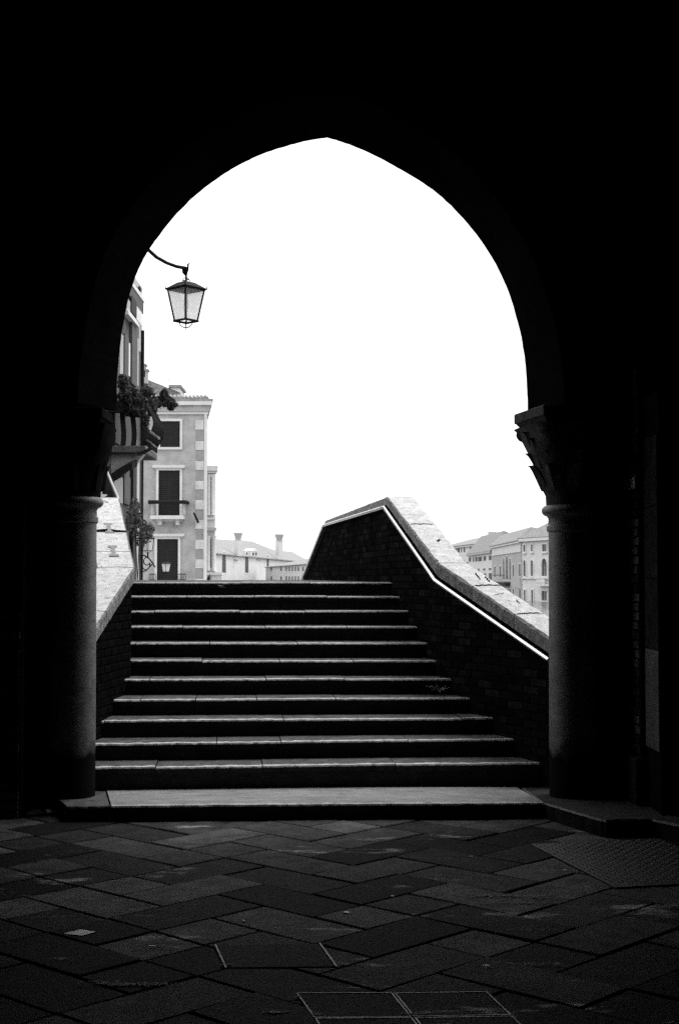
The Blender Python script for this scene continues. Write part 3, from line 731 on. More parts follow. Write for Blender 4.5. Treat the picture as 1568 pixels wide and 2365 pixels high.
# ------------------------------------------------------------------ hanging lantern
def lantern(name, c, wtop, wbot, h, rot, label, cat, bracket, scale_roof=.35, group=None):
    """c: centre of the glass; tapering four sided lantern"""
    c = Vector(c); t = thing(name, c - Vector((0, 0, h)), label, cat, group)
    def ring(w, z, extra=0): return [c + Vector(((w / 2 + extra) * math.sqrt(2) * math.cos(rot + R(90) * k), (w / 2 + extra) * math.sqrt(2) * math.sin(rot + R(90) * k), z)) for k in range(4)]
    T, Bt = ring(wtop, h / 2), ring(wbot, -h / 2)
    r = wtop * .038
    for k in range(4):
        MB().tube([T[k], Bt[k]], r, 6).build('corner_post', M['iron'], t)
        k2 = (k + 1) % 4; m = MB(); s = .03
        q = [T[k].lerp(T[k2], s), T[k].lerp(T[k2], 1 - s), Bt[k].lerp(Bt[k2], 1 - s), Bt[k].lerp(Bt[k2], s)]
        nn = ((T[k] + T[k2]) / 2 - c); nn.z = 0; nn.normalize()
        m.prism(q, -nn * .004); m.build('glass_pane', M['frosted'], t)
    for (w, z, nm) in ((wtop, h / 2, 'top_rim'), (wbot, -h / 2, 'bottom_rim')):
        g = ring(w, z, .004); MB().tube(g + [g[0]], r * 1.25, 6).build(nm, M['iron'], t)
    rf = ring(wtop, h / 2 + r, wtop * .06); mid = ring(wtop * .48, h / 2 + wtop * scale_roof)
    m = MB(); m.add(rf + mid, [(0, 1, 5, 4), (1, 2, 6, 5), (2, 3, 7, 6), (3, 0, 4, 7), (4, 5, 6, 7), (3, 2, 1, 0)]); roof = m.build('lantern_roof', M['iron'], t)
    for k in range(4):
        MB().tube([rf[k] - Vector((0, 0, .01)), rf[k] + Vector((0, 0, wtop * .11))], [r * .9, r * .25], 6).build('finial', M['iron'], roof)
    zt = h / 2 + wtop * scale_roof
    MB().tube([c + Vector((0, 0, zt - .01)), c + Vector((0, 0, zt + wtop * .32))], r * 1.1, 8).build('stem', M['iron'], t)
    MB().tube([c + Vector((wtop * .15 * math.cos(a), 0, zt + wtop * .02 + wtop * .17 * math.sin(a))) for a in [R(10 * k) for k in range(19)]], r * .4, 6).build('wire_hoop', M['iron'], t)
    MB().tube([c + Vector((wtop * .11 * math.cos(a), 0, zt + wtop * .10 + wtop * .03 * math.sin(a * 2))) for a in [R(18 * k) for k in range(11)]], r * .7, 6).build('cross_scroll', M['iron'], t)
    zb = -h / 2
    MB().tube([c + Vector((wbot * .42 * math.cos(a), 0, zb - wtop * .26 * math.sin(a))) for a in [R(10 * k) for k in range(19)]], r * .6, 6).build('lower_hoop', M['iron'], t)
    MB().tube([c + Vector((0, 0, zb + .0)), c + Vector((0, 0, zb - wtop * .36))], [r * .9, r * .3], 6).build('drop_finial', M['iron'], t)
    m = MB(); m.lathe(c, [(wtop * .04, -h * .3), (wtop * .09, -h * .1), (wtop * .1, h * .08), (wtop * .05, h * .25), (wtop * .05, h * .5)], 12); m.build('bulb', M['frosted'], t, smooth=True)
    if bracket: bracket(t, c, zt + wtop * .3, r)
    return t
LY = 12.2; mpp = LY / FPX
lc = P(430, 705, LY)
def arm(t, c, zt, r):
    top = c + Vector((0, 0, zt)); e = top + Vector((0, 0, .03))
    s0 = Vector((-2.05, YO, Z(470, 11.0))); pts = []
    a1 = P(342, 576, 11.75); mid = P(385, 607, 12.0); en = P(428, 619, 12.2)
    ctrl = [s0, P(300, 525, 11.45), a1, P(362, 594, 11.87), mid, P(408, 615.5, 12.1), en]
    for i in range(len(ctrl) - 1):
        for k in range(4): pts.append(ctrl[i].lerp(ctrl[i + 1], k / 4))
    pts.append(ctrl[-1])
    MB().tube(pts, .0155, 8).build('arm', M['iron'], t, smooth=True)
    MB().tube([en + Vector((-.005, 0, .005)), en + Vector((0, 0, -.04)), top + Vector((0, 0, .0))], [.026, .024, .014], 8).build('socket', M['iron'], t)
    MB().tube([en + Vector((.022, 0, -.03)), en + Vector((.026, 0, .035)), en + Vector((.04, 0, .045))], .009, 6).build('hook', M['iron'], t)
    MB().lathe((s0.x, s0.y - .0, s0.z), [(.05, -.06), (.05, .06)], 12).build('wall_plate', M['iron'], t)
lantern('hanging_lantern', lc, .225, .140, (742 - 668) * mpp, R(90 + 4), 'black iron four sided lantern hanging from a curved arm inside the arch', 'lantern', arm, .27)

# ------------------------------------------------------------------ facades
class Fac:
    """vertical facade from (x0,y0) to (x1,y1), left to right as the camera sees it"""
    def __init__(s, x0, y0, x1, y1, skew=0.0):
        s.a = Vector((x0, y0, 0)); s.u = Vector((x1 - x0, y1 - y0, 0)); s.L = s.u.length; s.u.normalize()
        s.n = Vector((s.u.y, -s.u.x, 0)); s.skew = skew      # skew: the side walls are not square to the front
    def hit(s, px, py):
        o = Vector((0, 0, EYE)); d = P(px, py, 10) - o
        t = (s.a - o).dot(s.n) / d.dot(s.n); p = o + d * t
        return (p - s.a).dot(s.u), p.z
    def pt(s, q, z, o=0): return s.a + s.u * (q + (s.skew * o if o < 0 else 0)) + s.n * o + Vector((0, 0, z))
    def box(s, b, q0, q1, z0, z1, o0, o1):
        return b.hexa([s.pt(q0, z0, o1), s.pt(q1, z0, o1), s.pt(q1, z0, o0), s.pt(q0, z0, o0), s.pt(q0, z1, o1), s.pt(q1, z1, o1), s.pt(q1, z1, o0), s.pt(q0, z1, o0)])
    def rect(s, px0, py0, px1, py1):
        q0, z1 = s.hit(px0, (py0 + py1) / 2)[0], s.hit((px0 + px1) / 2, py0)[1]
        q1, z0 = s.hit(px1, (py0 + py1) / 2)[0], s.hit((px0 + px1) / 2, py1)[1]
        return q0, q1, z0, z1
def window(F, parent, q0, q1, z0, z1, fw=.12, pane='pane', proud=.07, arch=False, sill=True, frame='trim', mull=False, leafs=0):
    m = MB()
    F.box(m, q0 - fw, q0, z0 - fw, z1 + (0 if arch else fw), 0.0, proud); F.box(m, q1, q1 + fw, z0 - fw, z1 + (0 if arch else fw), 0.0, proud)
    F.box(m, q0, q1, z0 - fw, z0, 0.0, proud * .98)
    if not arch: F.box(m, q0, q1, z1, z1 + fw, 0.0, proud * .98)
    c = (q0 + q1) / 2; r = (q1 - q0) / 2; N = 10
    if arch:
        for k in range(N):
            a0, a1 = math.pi * k / N, math.pi * (k + 1) / N
            ps = [(c + r * math.cos(a0), z1 + r * math.sin(a0)), (c + (r + fw) * math.cos(a0), z1 + (r + fw) * math.sin(a0)), (c + (r + fw) * math.cos(a1), z1 + (r + fw) * math.sin(a1)), (c + r * math.cos(a1), z1 + r * math.sin(a1))]
            m.prism([F.pt(x, z, 0) for x, z in ps], F.n * proud)
    w = m.build('window', M[frame], parent)
    m = MB()
    if arch: m.prism([F.pt(q0, z0, .004), F.pt(q1, z0, .004)] + [F.pt(c + r * math.cos(math.pi * k / N), z1 + r * math.sin(math.pi * k / N), .004) for k in range(N + 1)][0:], F.n * .008)
    else: F.box(m, q0, q1, z0, z1, .004, .012)
    m.build('pane' if not leafs else 'shutter', M[pane], w)
    if leafs:
        nl_ = leafs; m = MB(); k = int((z1 - z0) / .09)
        for i in range(k):
            zc_ = z0 + (i + .5) * (z1 - z0) / k
            for j in range(nl_):
                qa = q0 + (q1 - q0) * j / nl_ + .05; qb = q0 + (q1 - q0) * (j + 1) / nl_ - .05
                F.box(m, qa, qb, zc_ - .03, zc_ + .02, .016, .03)
        o = m.build('slat', M[pane], w); o['kind'] = 'stuff'
    if mull:
        m = MB(); F.box(m, c - .03, c + .03, z0, z1, .016, .04); m.build('mullion', M[frame], w)
    if sill:
        m = MB(); F.box(m, q0 - fw * 1.3, q1 + fw * 1.3, z0 - fw * 1.6, z0 - fw * 1.002, 0.0, proud * 2); m.build('sill', M[frame], w)
    return w
def block(F, parent, z0, z1, depth, m, name='wall', q0=0, q1=None):
    b = MB(); F.box(b, q0, F.L if q1 is None else q1, z0, z1, -depth, 0); return b.build(name, M[m], parent)
def hip_roof(F, parent, q0, q1, zeave, zridge, depth, r0, r1, m='tile', ridge_d=.5, over=.3, name='roof'):
    b = MB(); e = [F.pt(q0 - over, zeave, over), F.pt(q1 + over, zeave, over), F.pt(q1 + over, zeave, -depth - over), F.pt(q0 - over, zeave, -depth - over)]
    th_ = Vector((0, 0, -.12)); rg = [F.pt(r0, zridge, -depth * ridge_d), F.pt(r1, zridge, -depth * ridge_d)]
    b.add(e + rg + [p + th_ for p in e], [(0, 1, 5, 4), (1, 2, 5), (2, 3, 4, 5), (3, 0, 4), (6, 7, 8, 9), (0, 1, 7, 6), (1, 2, 8, 7), (2, 3, 9, 8), (3, 0, 6, 9)])
    return b.build(name, M[m], parent)
def tile_rows(F, parent, q0, q1, ze, zr, depth, over, n, m='tile'):
    """rounded tiles running up the front slope, seen one by one at the eave"""
    b = MB()
    for i in range(n):
        q = q0 + (q1 - q0) * (i + .5) / n; w = (q1 - q0) / n * .42
        b.tube([F.pt(q, ze + .03, over + .05), F.pt(q, ze + .03 + (zr - ze) * .98, -depth)], w, 6)
    o = b.build('roof_tiles', M[m], parent); o['kind'] = 'stuff'; return o

# --- A: grey stucco house with quoins and three dark windows
YA = 65
FA = Fac(X(296, YA), YA, X(478, YA), YA + .0, .13)
hA = thing('grey_house', FA.pt(FA.L / 2, -.05, -3), 'grey stucco house with white quoins and three dark shuttered windows', 'house')
ztopA = FA.hit(400, 957)[1]
block(FA, hA, -.05, ztopA, 7, 'plaster_grey')
for (x0, y0, x1, y1) in ((371, 973, 416.5, 1033), (367, 1086.5, 416, 1199), (363.5, 1245, 412, 1352)):
    q = FA.rect(x0, y0, x1, y1); window(FA, hA, *q, fw=.11, pane='shutter', proud=.10, sill=False, leafs=2)
for (x0, y0, x1, y1) in ((354, 1075, 428, 1081), (352, 1233, 427, 1239)):
    q = FA.rect(x0, y0, x1, y1); m = MB(); FA.box(m, *q, 0.001, .22); FA.box(m, q[0] + .08, q[1] - .08, q[2] - .05, q[2], 0.001, .12); m.build('hood_mould', M['trim'], hA)
# cornice
q = FA.rect(330, 937, 478, 957); zc = q[3]
m = MB(); FA.box(m, 0, FA.L + .05, q[2] + .0, q[2] + .12, .001, .10); m.build('cornice', M['trim'], hA)
m = MB(); FA.box(m, 0, FA.L + .12, q[2] + .121, q[3], -7.1, .16); m.build('frieze', M['plaster_grey'], hA)
m = MB(); FA.box(m, -.1, FA.L + .24, q[3] + .001, q[3] + .17, -7.1, .30); m.build('gutter_cornice', M['trim'], hA)
zr = FA.hit(400, 920)[1]
hip_roof(FA, hA, 0, FA.L, q[3] + .29, zr + .55, 7, 1.2, FA.L - 1.6, over=.28)
tile_rows(FA, hA, .0, FA.L + .1, q[3] + .29, zr + .5, 3.2, .22, 20)
# quoins
ys = [970, 993, 1018, 1040, 1064, 1086, 1110, 1131, 1154, 1177, 1200, 1222, 1246, 1269, 1291, 1313, 1336, 1358]
for i in range(len(ys) - 1):
    q = FA.rect(452 if i % 2 == 0 else 452, ys[i], 471, ys[i + 1]); m = MB()
    FA.box(m, q[0] if i % 2 == 0 else q[0] + .02, q[1], q[2] + .01, q[3] - .01, .001, .05 if i % 2 == 0 else .03)
    m.build('quoin', M['quoin'][i % 2], hA)
q = FA.rect(471, 958, 478.5, 1360); m = MB(); m.tube([FA.pt((q[0] + q[1]) / 2, -.05, 0.03), FA.pt((q[0] + q[1]) / 2, ztopA, .03)], (q[1] - q[0]) / 2, 10); m.build('corner_shaft', M['trim'], hA, smooth=True)
# balcony of the middle window
q = FA.rect(349, 1158, 434, 1200); m = MB(); FA.box(m, q[0] + .06, q[1] - .12, q[2], q[2] + .16, .001, .72); bal = m.build('balcony', M['trim'], hA)
for x in (356, 428):
    qq = FA.hit(x, 1180)[0]
    for o in (.12, .4, .64):
        m = MB(); m.lathe(FA.pt(qq, 0, o), [(.05, q[2] + .16), (.085, q[2] + .3), (.05, q[2] + .42), (.045, q[2] + .55), (.07, q[3] - .15)], 10); m.build('baluster', M['plaster_mid'], bal, smooth=True)
m = MB(); pts = [FA.pt(q[0], q[3] - .07, .05), FA.pt(q[0], q[3] - .07, .74), FA.pt(q[1], q[3] - .07, .74), FA.pt(q[1], q[3] - .07, .05)]
m.tube(pts, .085, 8); m.build('balcony_rail', M['iron'], bal)
for x in (372, 412):
    qq = FA.hit(x, 1180)[0]; m = MB(); FA.box(m, qq - .08, qq + .08, q[2] - .26, q[2], .001, .35); m.build('corbel', M['trim'], bal)
# small iron grilles at the ground floor window
for (x0, x1) in ((347, 362), (414, 431)):
    q = FA.rect(x0, 1326, x1, 1352); m = MB()
    for k in range(5): m.tube([FA.pt(q[0] + (q[1] - q[0]) * k / 4, q[2], .3), FA.pt(q[0] + (q[1] - q[0]) * k / 4, q[3], .3)], .012, 5)
    m.tube([FA.pt(q[0], q[3], .3), FA.pt(q[1], q[3], .3)], .02, 5); m.tube([FA.pt(q[0], (q[2] + q[3]) / 2, .3), FA.pt(q[1], (q[2] + q[3]) / 2, .3)], .015, 5)
    m.build('window_grille', M['iron'], hA)
p0, p1 = FA.hit(453, 1187), FA.hit(463, 1206)
m = MB(); m.tube([FA.pt(p0[0], p0[1], .9), FA.pt(p1[0] - .1, p1[1], .02)], [.05, .06], 6); m.build('flagpole_stub', M['iron'], hA)

# --- street lamp in front of the dark door
sl = P(384, 1311, 58)
def post(t, c, zt, r):
    MB().tube([Vector((c.x, c.y, -.05)), Vector((c.x, c.y, c.z - .42))], [.07, .04], 8).build('post', M['iron'], t)
lantern('street_lamp', sl, .27, .18, .34, R(94), 'small street lamp with pale panes before the dark ground floor door', 'street lamp', post, .25)

# --- C: house behind, its tiled roof climbing above the grey house
YC = 78
FC = Fac(X(270, YC), YC, X(418, YC), YC)
hC = thing('tiled_house', FC.pt(FC.L / 2, -.05, -3), 'house with a sloping tiled roof showing above the grey house', 'house')
block(FC, hC, -.05, FC.hit(350, 915)[1], 8, 'plaster_mid')
def roofpoly(pts, depth, name, m):
    b = MB(); n = len(pts); f = [FC.pt(*FC.hit(x, y), .3) for x, y in pts]; g = [p - FC.n * depth - Vector((0, 0, .3)) for p in f]
    b.add(f + g, [tuple(range(n)), tuple(range(2 * n - 1, n - 1, -1))] + [(i, (i + 1) % n, n + (i + 1) % n, n + i) for i in range(n)]); b.build(name, M[m], hC)
roofpoly([(300, 815), (316, 832), (332, 872), (345, 886), (372, 893), (417, 914), (417, 930), (300, 930)], 5, 'roof', 'tile_old')
b = MB(); prev = None
for i in range(26):
    f = i / 25; x = 345 + (415 - 345) * f; y = 884 + (912 - 884) * f
    s, z = FC.hit(x, y); b.tube([FC.pt(s, z - 1.1, .95), FC.pt(s, z + .06, .28)], .10, 6)
for i in range(16):
    f = i / 15; x = 316 + 28 * f; y = 830 + 54 * f
    s, z = FC.hit(x, y); b.tube([FC.pt(s - 1.3, z - .35, .7), FC.pt(s + .05, z + .05, .34)], .10, 6)
o = b.build('roof_tiles', M['tile_old'], hC); o['kind'] = 'stuff'
q = FC.rect(396, 897, 417, 925); m = MB(); FC.box(m, *q, -2, .35); rt = m.build('roof_turret', M['plaster_pale'], hC)
m = MB(); FC.box(m, q[0] - .1, q[1] + .1, q[3], q[3] + .14, -2.1, .45); m.build('turret_cap', M['tile'], rt)
for (x0, y0, x1, y1) in ((333, 850, 341, 876), (338, 862, 346, 890)):
    q = FC.rect(x0, y0, x1, y1); m = MB(); FC.box(m, *q, .4, .9); c = m.build('chimney', M['plaster_mid'], hC)
    m = MB(); FC.box(m, q[0] - .06, q[1] + .06, q[3], q[3] + .1, .34, .96); m.build('chimney_cap', M['tile'], c)

# --- D: pale palazzo beyond with columns and a balcony
YD = 84
FD = Fac(X(440, YD), YD, X(497, YD), YD, .13)
hD = thing('pale_palazzo', FD.pt(FD.L / 2, -.05, -3), 'narrow view of a pale palazzo with half columns beyond the grey house', 'palazzo')
block(FD, hD, -.05, FD.hit(480, 1090)[1], 9, 'plaster_pale')
q = FD.rect(440, 1076, 505, 1088); m = MB(); FD.box(m, q[0], q[1], q[2], q[3], -9, .35); FD.box(m, q[0], q[1] - .12, q[2] - .14, q[2], -9, .2); m.build('cornice', M['trim'], hD)
q = FD.rect(440, 1064, 493, 1076); hip_roof(FD, hD, q[0], q[1] - .2, q[2] + .01, q[3] + .1, 9, q[0] + .5, q[1] - .7, over=.1)
for (x, y0, y1) in ((483, 1096, 1190), (492, 1096, 1190), (482, 1238, 1318), (495, 1238, 1318)):
    s, za = FD.hit(x, y1); zb_ = FD.hit(x, y0)[1]; m = MB(); m.lathe(FD.pt(s, 0, .1), [(.13, za), (.11, za + .1), (.1, zb_ - .2), (.15, zb_ - .05), (.16, zb_)], 10); m.build('half_column', M['trim'], hD, smooth=True)
q = FD.rect(476, 1219, 501, 1226); m = MB(); FD.box(m, *q, .001, .4); m.build('string_course', M['plaster_mid'], hD)
q = FD.rect(476, 1196, 498, 1200); m = MB(); FD.box(m, *q, .001, .2); m.build('string_course', M['trim'], hD)
for r_ in ((486, 1112, 489, 1184), (486.5, 1244, 489.5, 1312)):
    window(FD, hD, *FD.rect(*r_), fw=.05, sill=False, arch=False)
q = FD.rect(478, 1322, 516, 1328); m = MB(); FD.box(m, *q, .001, .7); bl = m.build('balcony', M['trim'], hD)
for k in range(7):
    x = 493 + k * 3.5; s, z = FD.hit(x, 1342); m = MB(); m.lathe(FD.pt(s, 0, .55), [(.05, z - .2), (.09, z + .02), (.05, z + .2), (.06, q[2])], 8); m.build('baluster', M['trim'], bl, smooth=True)
q = FD.rect(478.5, 1326, 489, 1344); m = MB(); m.prism([FD.pt(q[0], q[2], 1.0), FD.pt(q[1], q[2], 1.0), FD.pt(q[1], q[3], 1.0)], FD.n * .2); tag(m.build('folded_awning', M['black_cloth']), 'black triangular folded awning beside the pale balcony', 'awning')

# --- E: long pale palazzo with two funnel chimneys
xl_, xr_ = X(480, 285), X(716, 470)
FE = Fac(xl_, 285, xr_, 470)
hE = thing('long_palazzo', FE.pt(FE.L / 2, -1.3, -6), 'long pale palazzo far behind with two funnel chimneys on its roof', 'palazzo')
ze = FE.hit(505, 1278)[1]
block(FE, hE, -1.3, ze, 14, 'plaster_pale')
zE2 = FE.hit(590, 1246)[1]
b = MB()
pts = [(478, 1232), (505, 1236), (547, 1244), (633, 1250), (655, 1260), (681, 1271), (716, 1274)]
ev = [FE.hit(x, 1335)[0] for x, _ in pts]
rid = [FE.pt(*FE.hit(x, y), -6) + (FE.pt(0, 0, 0) - FE.pt(0, 0, 0)) for x, y in pts]
eav = [FE.pt(FE.hit(x, 1280)[0], ze, .5) for x, _ in pts]; n = len(pts)
bk = [p - FE.n * 13 for p in eav]; lo = [p - Vector((0, 0, .25)) for p in eav]
b.add(eav + rid + bk + lo, [(i, i + 1, n + i + 1, n + i) for i in range(n - 1)] + [(n + i, n + i + 1, 2 * n + i + 1, 2 * n + i) for i in range(n - 1)] + [(3 * n + i, 3 * n + i + 1, i + 1, i) for i in range(n - 1)] + [(0, n, 2 * n), (n - 1, 3 * n - 1, 2 * n - 1)])
b.build('roof', M['tile'], hE)
for (xc, yt, yb_) in ((541, 1230, 1279), (637.5, 1234, 1280)):
    s0, z0 = FE.hit(xc, yb_); z1 = FE.hit(xc, yt)[1]; w = 6.5 * FE.pt(s0, 0).y / FPX * 1.35; hh = z1 - z0
    c0 = FE.pt(s0, 0, .9); m = MB(); m.lathe(c0, [(w, z0 - .5), (w, z0 + hh * .62), (w * 1.15, z0 + hh * .66)], 4); ch = m.build('chimney', M['plaster_pale'], hE)
    m = MB(); m.lathe(c0, [(w * .72, z0 + hh * .66), (w * 1.1, z0 + hh * .92), (w * 1.2, z0 + hh * .93), (w * 1.2, z0 + hh)], 12); m.build('chimney_funnel', M['plaster_mid'], ch)
q = FE.rect(577, 1273, 592, 1284); m = MB(); FE.box(m, *q, -2, .3); dm = m.build('dormer', M['plaster_pale'], hE)
mq = (q[0] + q[1]) / 2; m = MB(); m.prism([FE.pt(q[0] - .1, q[3], .4), FE.pt(q[1] + .1, q[3], .4), FE.pt(mq, q[3] + .7, .4)], -FE.n * 2); m.build('dormer_roof', M['plaster_pale'], dm)
for x in (580, 586.5):
    q2 = FE.rect(x, 1276, x + 4, 1282.5); m = MB(); FE.box(m, *q2, .3, .36); m.build('pane', M['shutter_grey'], dm)
for (x0, x1) in ((513, 522), (566, 574), (616, 621)):
    q = FE.rect(x0, 1300, x1, 1323); window(FE, hE, *q, fw=.3, arch=True, proud=.03, pane='shutter_grey', sill=False)
for x in (490, 540, 593):
    q = FE.rect(x, 1292, x + 9, 1293.2); m = MB(); FE.box(m, *q, .001, .3); m.build('hood_mould', M['plaster_mid'], hE)
s, z = FE.hit(509, 1236); m = MB(); m.lathe(FE.pt(s, 0, -6), [(.8, z - 1), (.7, z + 1.6), (.3, z + 2.6)], 6); m.build('roof_stack', M['plaster_pale'], hE)

# --- F: low long house with rows of small windows
FF = Fac(X(614, 350), 350, X(726, 262), 262)
hF = thing('low_house', FF.pt(FF.L / 2, -1.3, -6), 'low far house with two rows of small dark windows left of the bridge parapet', 'house')
zf = FF.hit(700, 1303)[1]
block(FF, hF, -1.3, zf, 16, 'plaster_pale')
hip_roof(FF, hF, 0, FF.L, zf, zf + 1.9, 16, 26, FF.L - 10, over=.4)
for (y0, y1) in ((1309, 1319), (1331, 1343)):
    for x in (625.5, 648, 660, 667, 674, 681, 688, 698.5, 709):
        q = FF.rect(x, y0, x + 3.2, y1); window(FF, hF, *q, fw=.2, proud=.03, pane='shutter_grey', sill=False)

# --- right bank: G1 white, G2 grey gothic, G3 pale with loggia, G4 far pale
c5 = lambda x, y: ((1320 + x / 3.92) / 1.3234, (1550 + y / 3.92) / 1.3234)
def r5(F, x0, y0, x1, y1): a, b_ = c5(x0, y0), c5(x1, y1); return F.rect(a[0], a[1], b_[0], b_[1])
FG1 = Fac(X(1205.5, 190), 190, X(1300, 178), 178)
g1 = thing('white_palazzo', FG1.pt(FG1.L / 2, -1.3, -6), 'white palazzo with tall arched windows, nearest on the right bank', 'palazzo', 'palazzi on the right bank')
z1 = r5(FG1, 1080, 405, 1390, 1300)[3]
block(FG1, g1, -1.3, z1, 14, 'plaster_pale')
m = MB(); FG1.box(m, -.2, FG1.L, z1, z1 + .35, -14, .5); m.build('cornice', M['trim'], g1)
zrid = r5(FG1, 1340, 190, 1360, 200)[3]
hip_roof(FG1, g1, 0, FG1.L, z1 + .47, zrid + .3, 10, FG1.hit(1250, 1300)[0], FG1.hit(1275, 1300)[0], over=.5, ridge_d=.14)
for (x0, y0, x1, y1, ar, fr) in ((1100, 455, 1124, 535, 0, 1), (1190, 448, 1212, 530, 0, 1), (1325, 445, 1378, 530, 0, 1), (1100, 670, 1128, 830, 1, 1), (1188, 670, 1216, 826, 1, 1), (1318, 690, 1382, 825, 1, 1),
                             (1105, 995, 1128, 1122, 0, 1), (1195, 995, 1218, 1126, 0, 1), (1318, 1005, 1382, 1120, 0, 1), (1195, 1245, 1218, 1330, 0, 1), (1318, 1245, 1346, 1400, 0, 1)):
    window(FG1, g1, *r5(FG1, x0, y0, x1, y1), fw=.16, proud=.14, arch=bool(ar), pane='shutter_grey', mull=(x1 - x0 > 40))
for (y0, y1) in ((850, 862), (1135, 1150), (1200, 1212)):
    q = r5(FG1, 1075, y0, 1390, y1); m = MB(); FG1.box(m, 0, FG1.L, q[2], q[3], .001, .22); m.build('string_course', M['trim'], g1)
q = r5(FG1, 1300, 925, 1390, 945); m = MB(); FG1.box(m, q[0], q[1] + 2, q[2], q[3], .001, .8); bl = m.build('balcony', M['trim'], g1)
for k in range(8):
    x = 1306 + k * 12; s, z = FG1.hit(*c5(x, 925)); zt = FG1.hit(*c5(x, 850))[1]; m = MB(); m.lathe(FG1.pt(s, 0, .6), [(.09, z), (.15, z + .3), (.08, z + .6), (.1, zt)], 6); m.build('baluster', M['trim'], bl)
FG2 = Fac(X(1137, 227), 227, X(1203.5, 190.4), 190.4)
g2 = thing('gothic_palazzo', FG2.pt(FG2.L / 2, -1.3, -6), 'grey gothic palazzo with a small central balcony, beside the white palazzo', 'palazzo', 'palazzi on the right bank')
z2 = r5(FG2, 730, 470, 1060, 900)[3]; z2 = FG2.hit(1170, 1260)[1]
block(FG2, g2, -1.3, z2, 14, 'plaster_mid')
q = r5(FG2, 735, 480, 1060, 565); zz0 = FG2.hit(1170, c5(0, 560)[1])[1]
m = MB(); FG2.box(m, 0, FG2.L, zz0, z2, .001, .12); m.build('attic_band', M['plaster_pale'], g2)
m = MB(); FG2.box(m, 0, FG2.L, z2, z2 + .25, -14, .4); m.build('cornice', M['trim'], g2)
hip_roof(FG2, g2, 0, FG2.L, z2 + .37, FG2.hit(1170, 1226)[1], 10, .5, FG2.L - .5, over=.5, ridge_d=.14)
def row(F, parent, cs, y0s, y1s, **kw):
    """windows at crop positions; heights follow the perspective of the row"""
    xa, xb = 745, 1050
    for (xc, w) in cs:
        f = (xc - xa) / (xb - xa); y0 = y0s[0] + (y0s[1] - y0s[0]) * f; y1 = y1s[0] + (y1s[1] - y1s[0]) * f
        window(F, parent, *r5(F, xc - w / 2, y0, xc + w / 2, y1), **kw)
row(FG2, g2, [(752, 12), (815, 12), (853, 12), (892, 12), (932, 12), (970, 12), (1048, 12)], (505, 465), (525, 490), fw=.12, proud=.02, pane='shutter_grey', sill=False)
row(FG2, g2, [(752, 15), (818, 15), (1050, 18), (972, 15)], (712, 680), (842, 828), fw=.16, proud=.02, pane='shutter_grey', arch=False, sill=False)
row(FG2, g2, [(858, 15), (896, 22), (934, 15)], (672, 672), (868, 868), fw=.16, proud=.02, pane='shutter_grey', arch=True, sill=False)
row(FG2, g2, [(815, 13), (855, 14), (896, 20), (934, 14), (973, 15), (1052, 20)], (985, 975), (1120, 1110), fw=.16, proud=.02, pane='shutter_grey', sill=False)
q = r5(FG2, 815, 895, 945, 912); m = MB(); FG2.box(m, q[0], q[1], q[2], q[3], .001, 1.0); bl = m.build('balcony', M['plaster_dark'], g2)
m = MB(); qq = r5(FG2, 835, 912, 930, 945); FG2.box(m, *qq, .001, .6); m.build('balcony_corbel', M['plaster_dark'], bl)
m = MB(); qq = r5(FG2, 800, 810, 945, 820); FG2.box(m, qq[0], qq[1], qq[2], qq[3], .9, 1.0); m.build('balcony_rail', M['plaster_dark'], bl)
q = r5(FG2, 945, 835, 1060, 965); m = MB(); FG2.box(m, *q, .001, .06); m.build('stone_panel', M['plaster_mid'], g2)
FG3 = Fac(X(1081, 262), 262, X(1136, 227.5), 227.5)
g3 = thing('loggia_house', FG3.pt(FG3.L / 2, -1.3, -6), 'pale house with a dark top floor loggia, left of the grey gothic palazzo', 'house', 'palazzi on the right bank')
z3 = FG3.hit(1108, 1281)[1]
block(FG3, g3, -1.3, z3, 14, 'plaster_pale')
m = MB(); FG3.box(m, 0, FG3.L, z3, z3 + .3, -14, .4); m.build('cornice', M['plaster_mid'], g3)
hip_roof(FG3, g3, 0, FG3.L, z3 + .42, z3 + 3.6, 10, 3, FG3.L - .5, over=.3, ridge_d=.2)
for (x0, y0, x1, y1) in ((440, 605, 468, 655), (488, 600, 505, 655), (515, 597, 545, 652), (552, 594, 598, 650), (615, 588, 648, 642), (680, 580, 712, 636), (488, 735, 505, 790), (550, 735, 567, 790), (612, 795, 648, 880), (680, 790, 716, 878), (612, 735, 640, 760), (680, 730, 710, 755)):
    window(FG3, g3, *r5(FG3, x0, y0, x1, y1), fw=.15, proud=.02, pane='shutter_grey', sill=False)
q = r5(FG3, 655, 405, 698, 520); m = MB(); FG3.box(m, *q, -3, -2); ch = m.build('chimney', M['trim'], g3)
q = r5(FG3, 590, 470, 650, 500); m = MB(); FG3.box(m, q[0] - .3, q[1] + .3, q[2] - .6, q[3] + .5, -4, -2.4); dm = m.build('dormer', M['plaster_pale'], g3)
m = MB(); FG3.box(m, *q, -2.4, -2.3); m.build('pane', M['shutter_grey'], dm)
FG4 = Fac(X(1020, 305), 305, X(1120, 262.5), 262.5)
g4 = thing('far_house', FG4.pt(FG4.L / 2, -1.3, -6), 'farthest pale house on the right bank, partly behind the coping', 'house', 'palazzi on the right bank')
z4 = FG4.hit(1070, 1264)[1]
block(FG4, g4, -1.3, z4, 14, 'plaster_pale')
m = MB(); FG4.box(m, 0, FG4.L, z4, z4 + .3, -14, .4); m.build('cornice', M['trim'], g4)
hip_roof(FG4, g4, 0, FG4.L, z4 + .42, FG4.hit(1100, 1239)[1], 12, FG4.L * .5, FG4.L - 1, over=.6, ridge_d=.2)
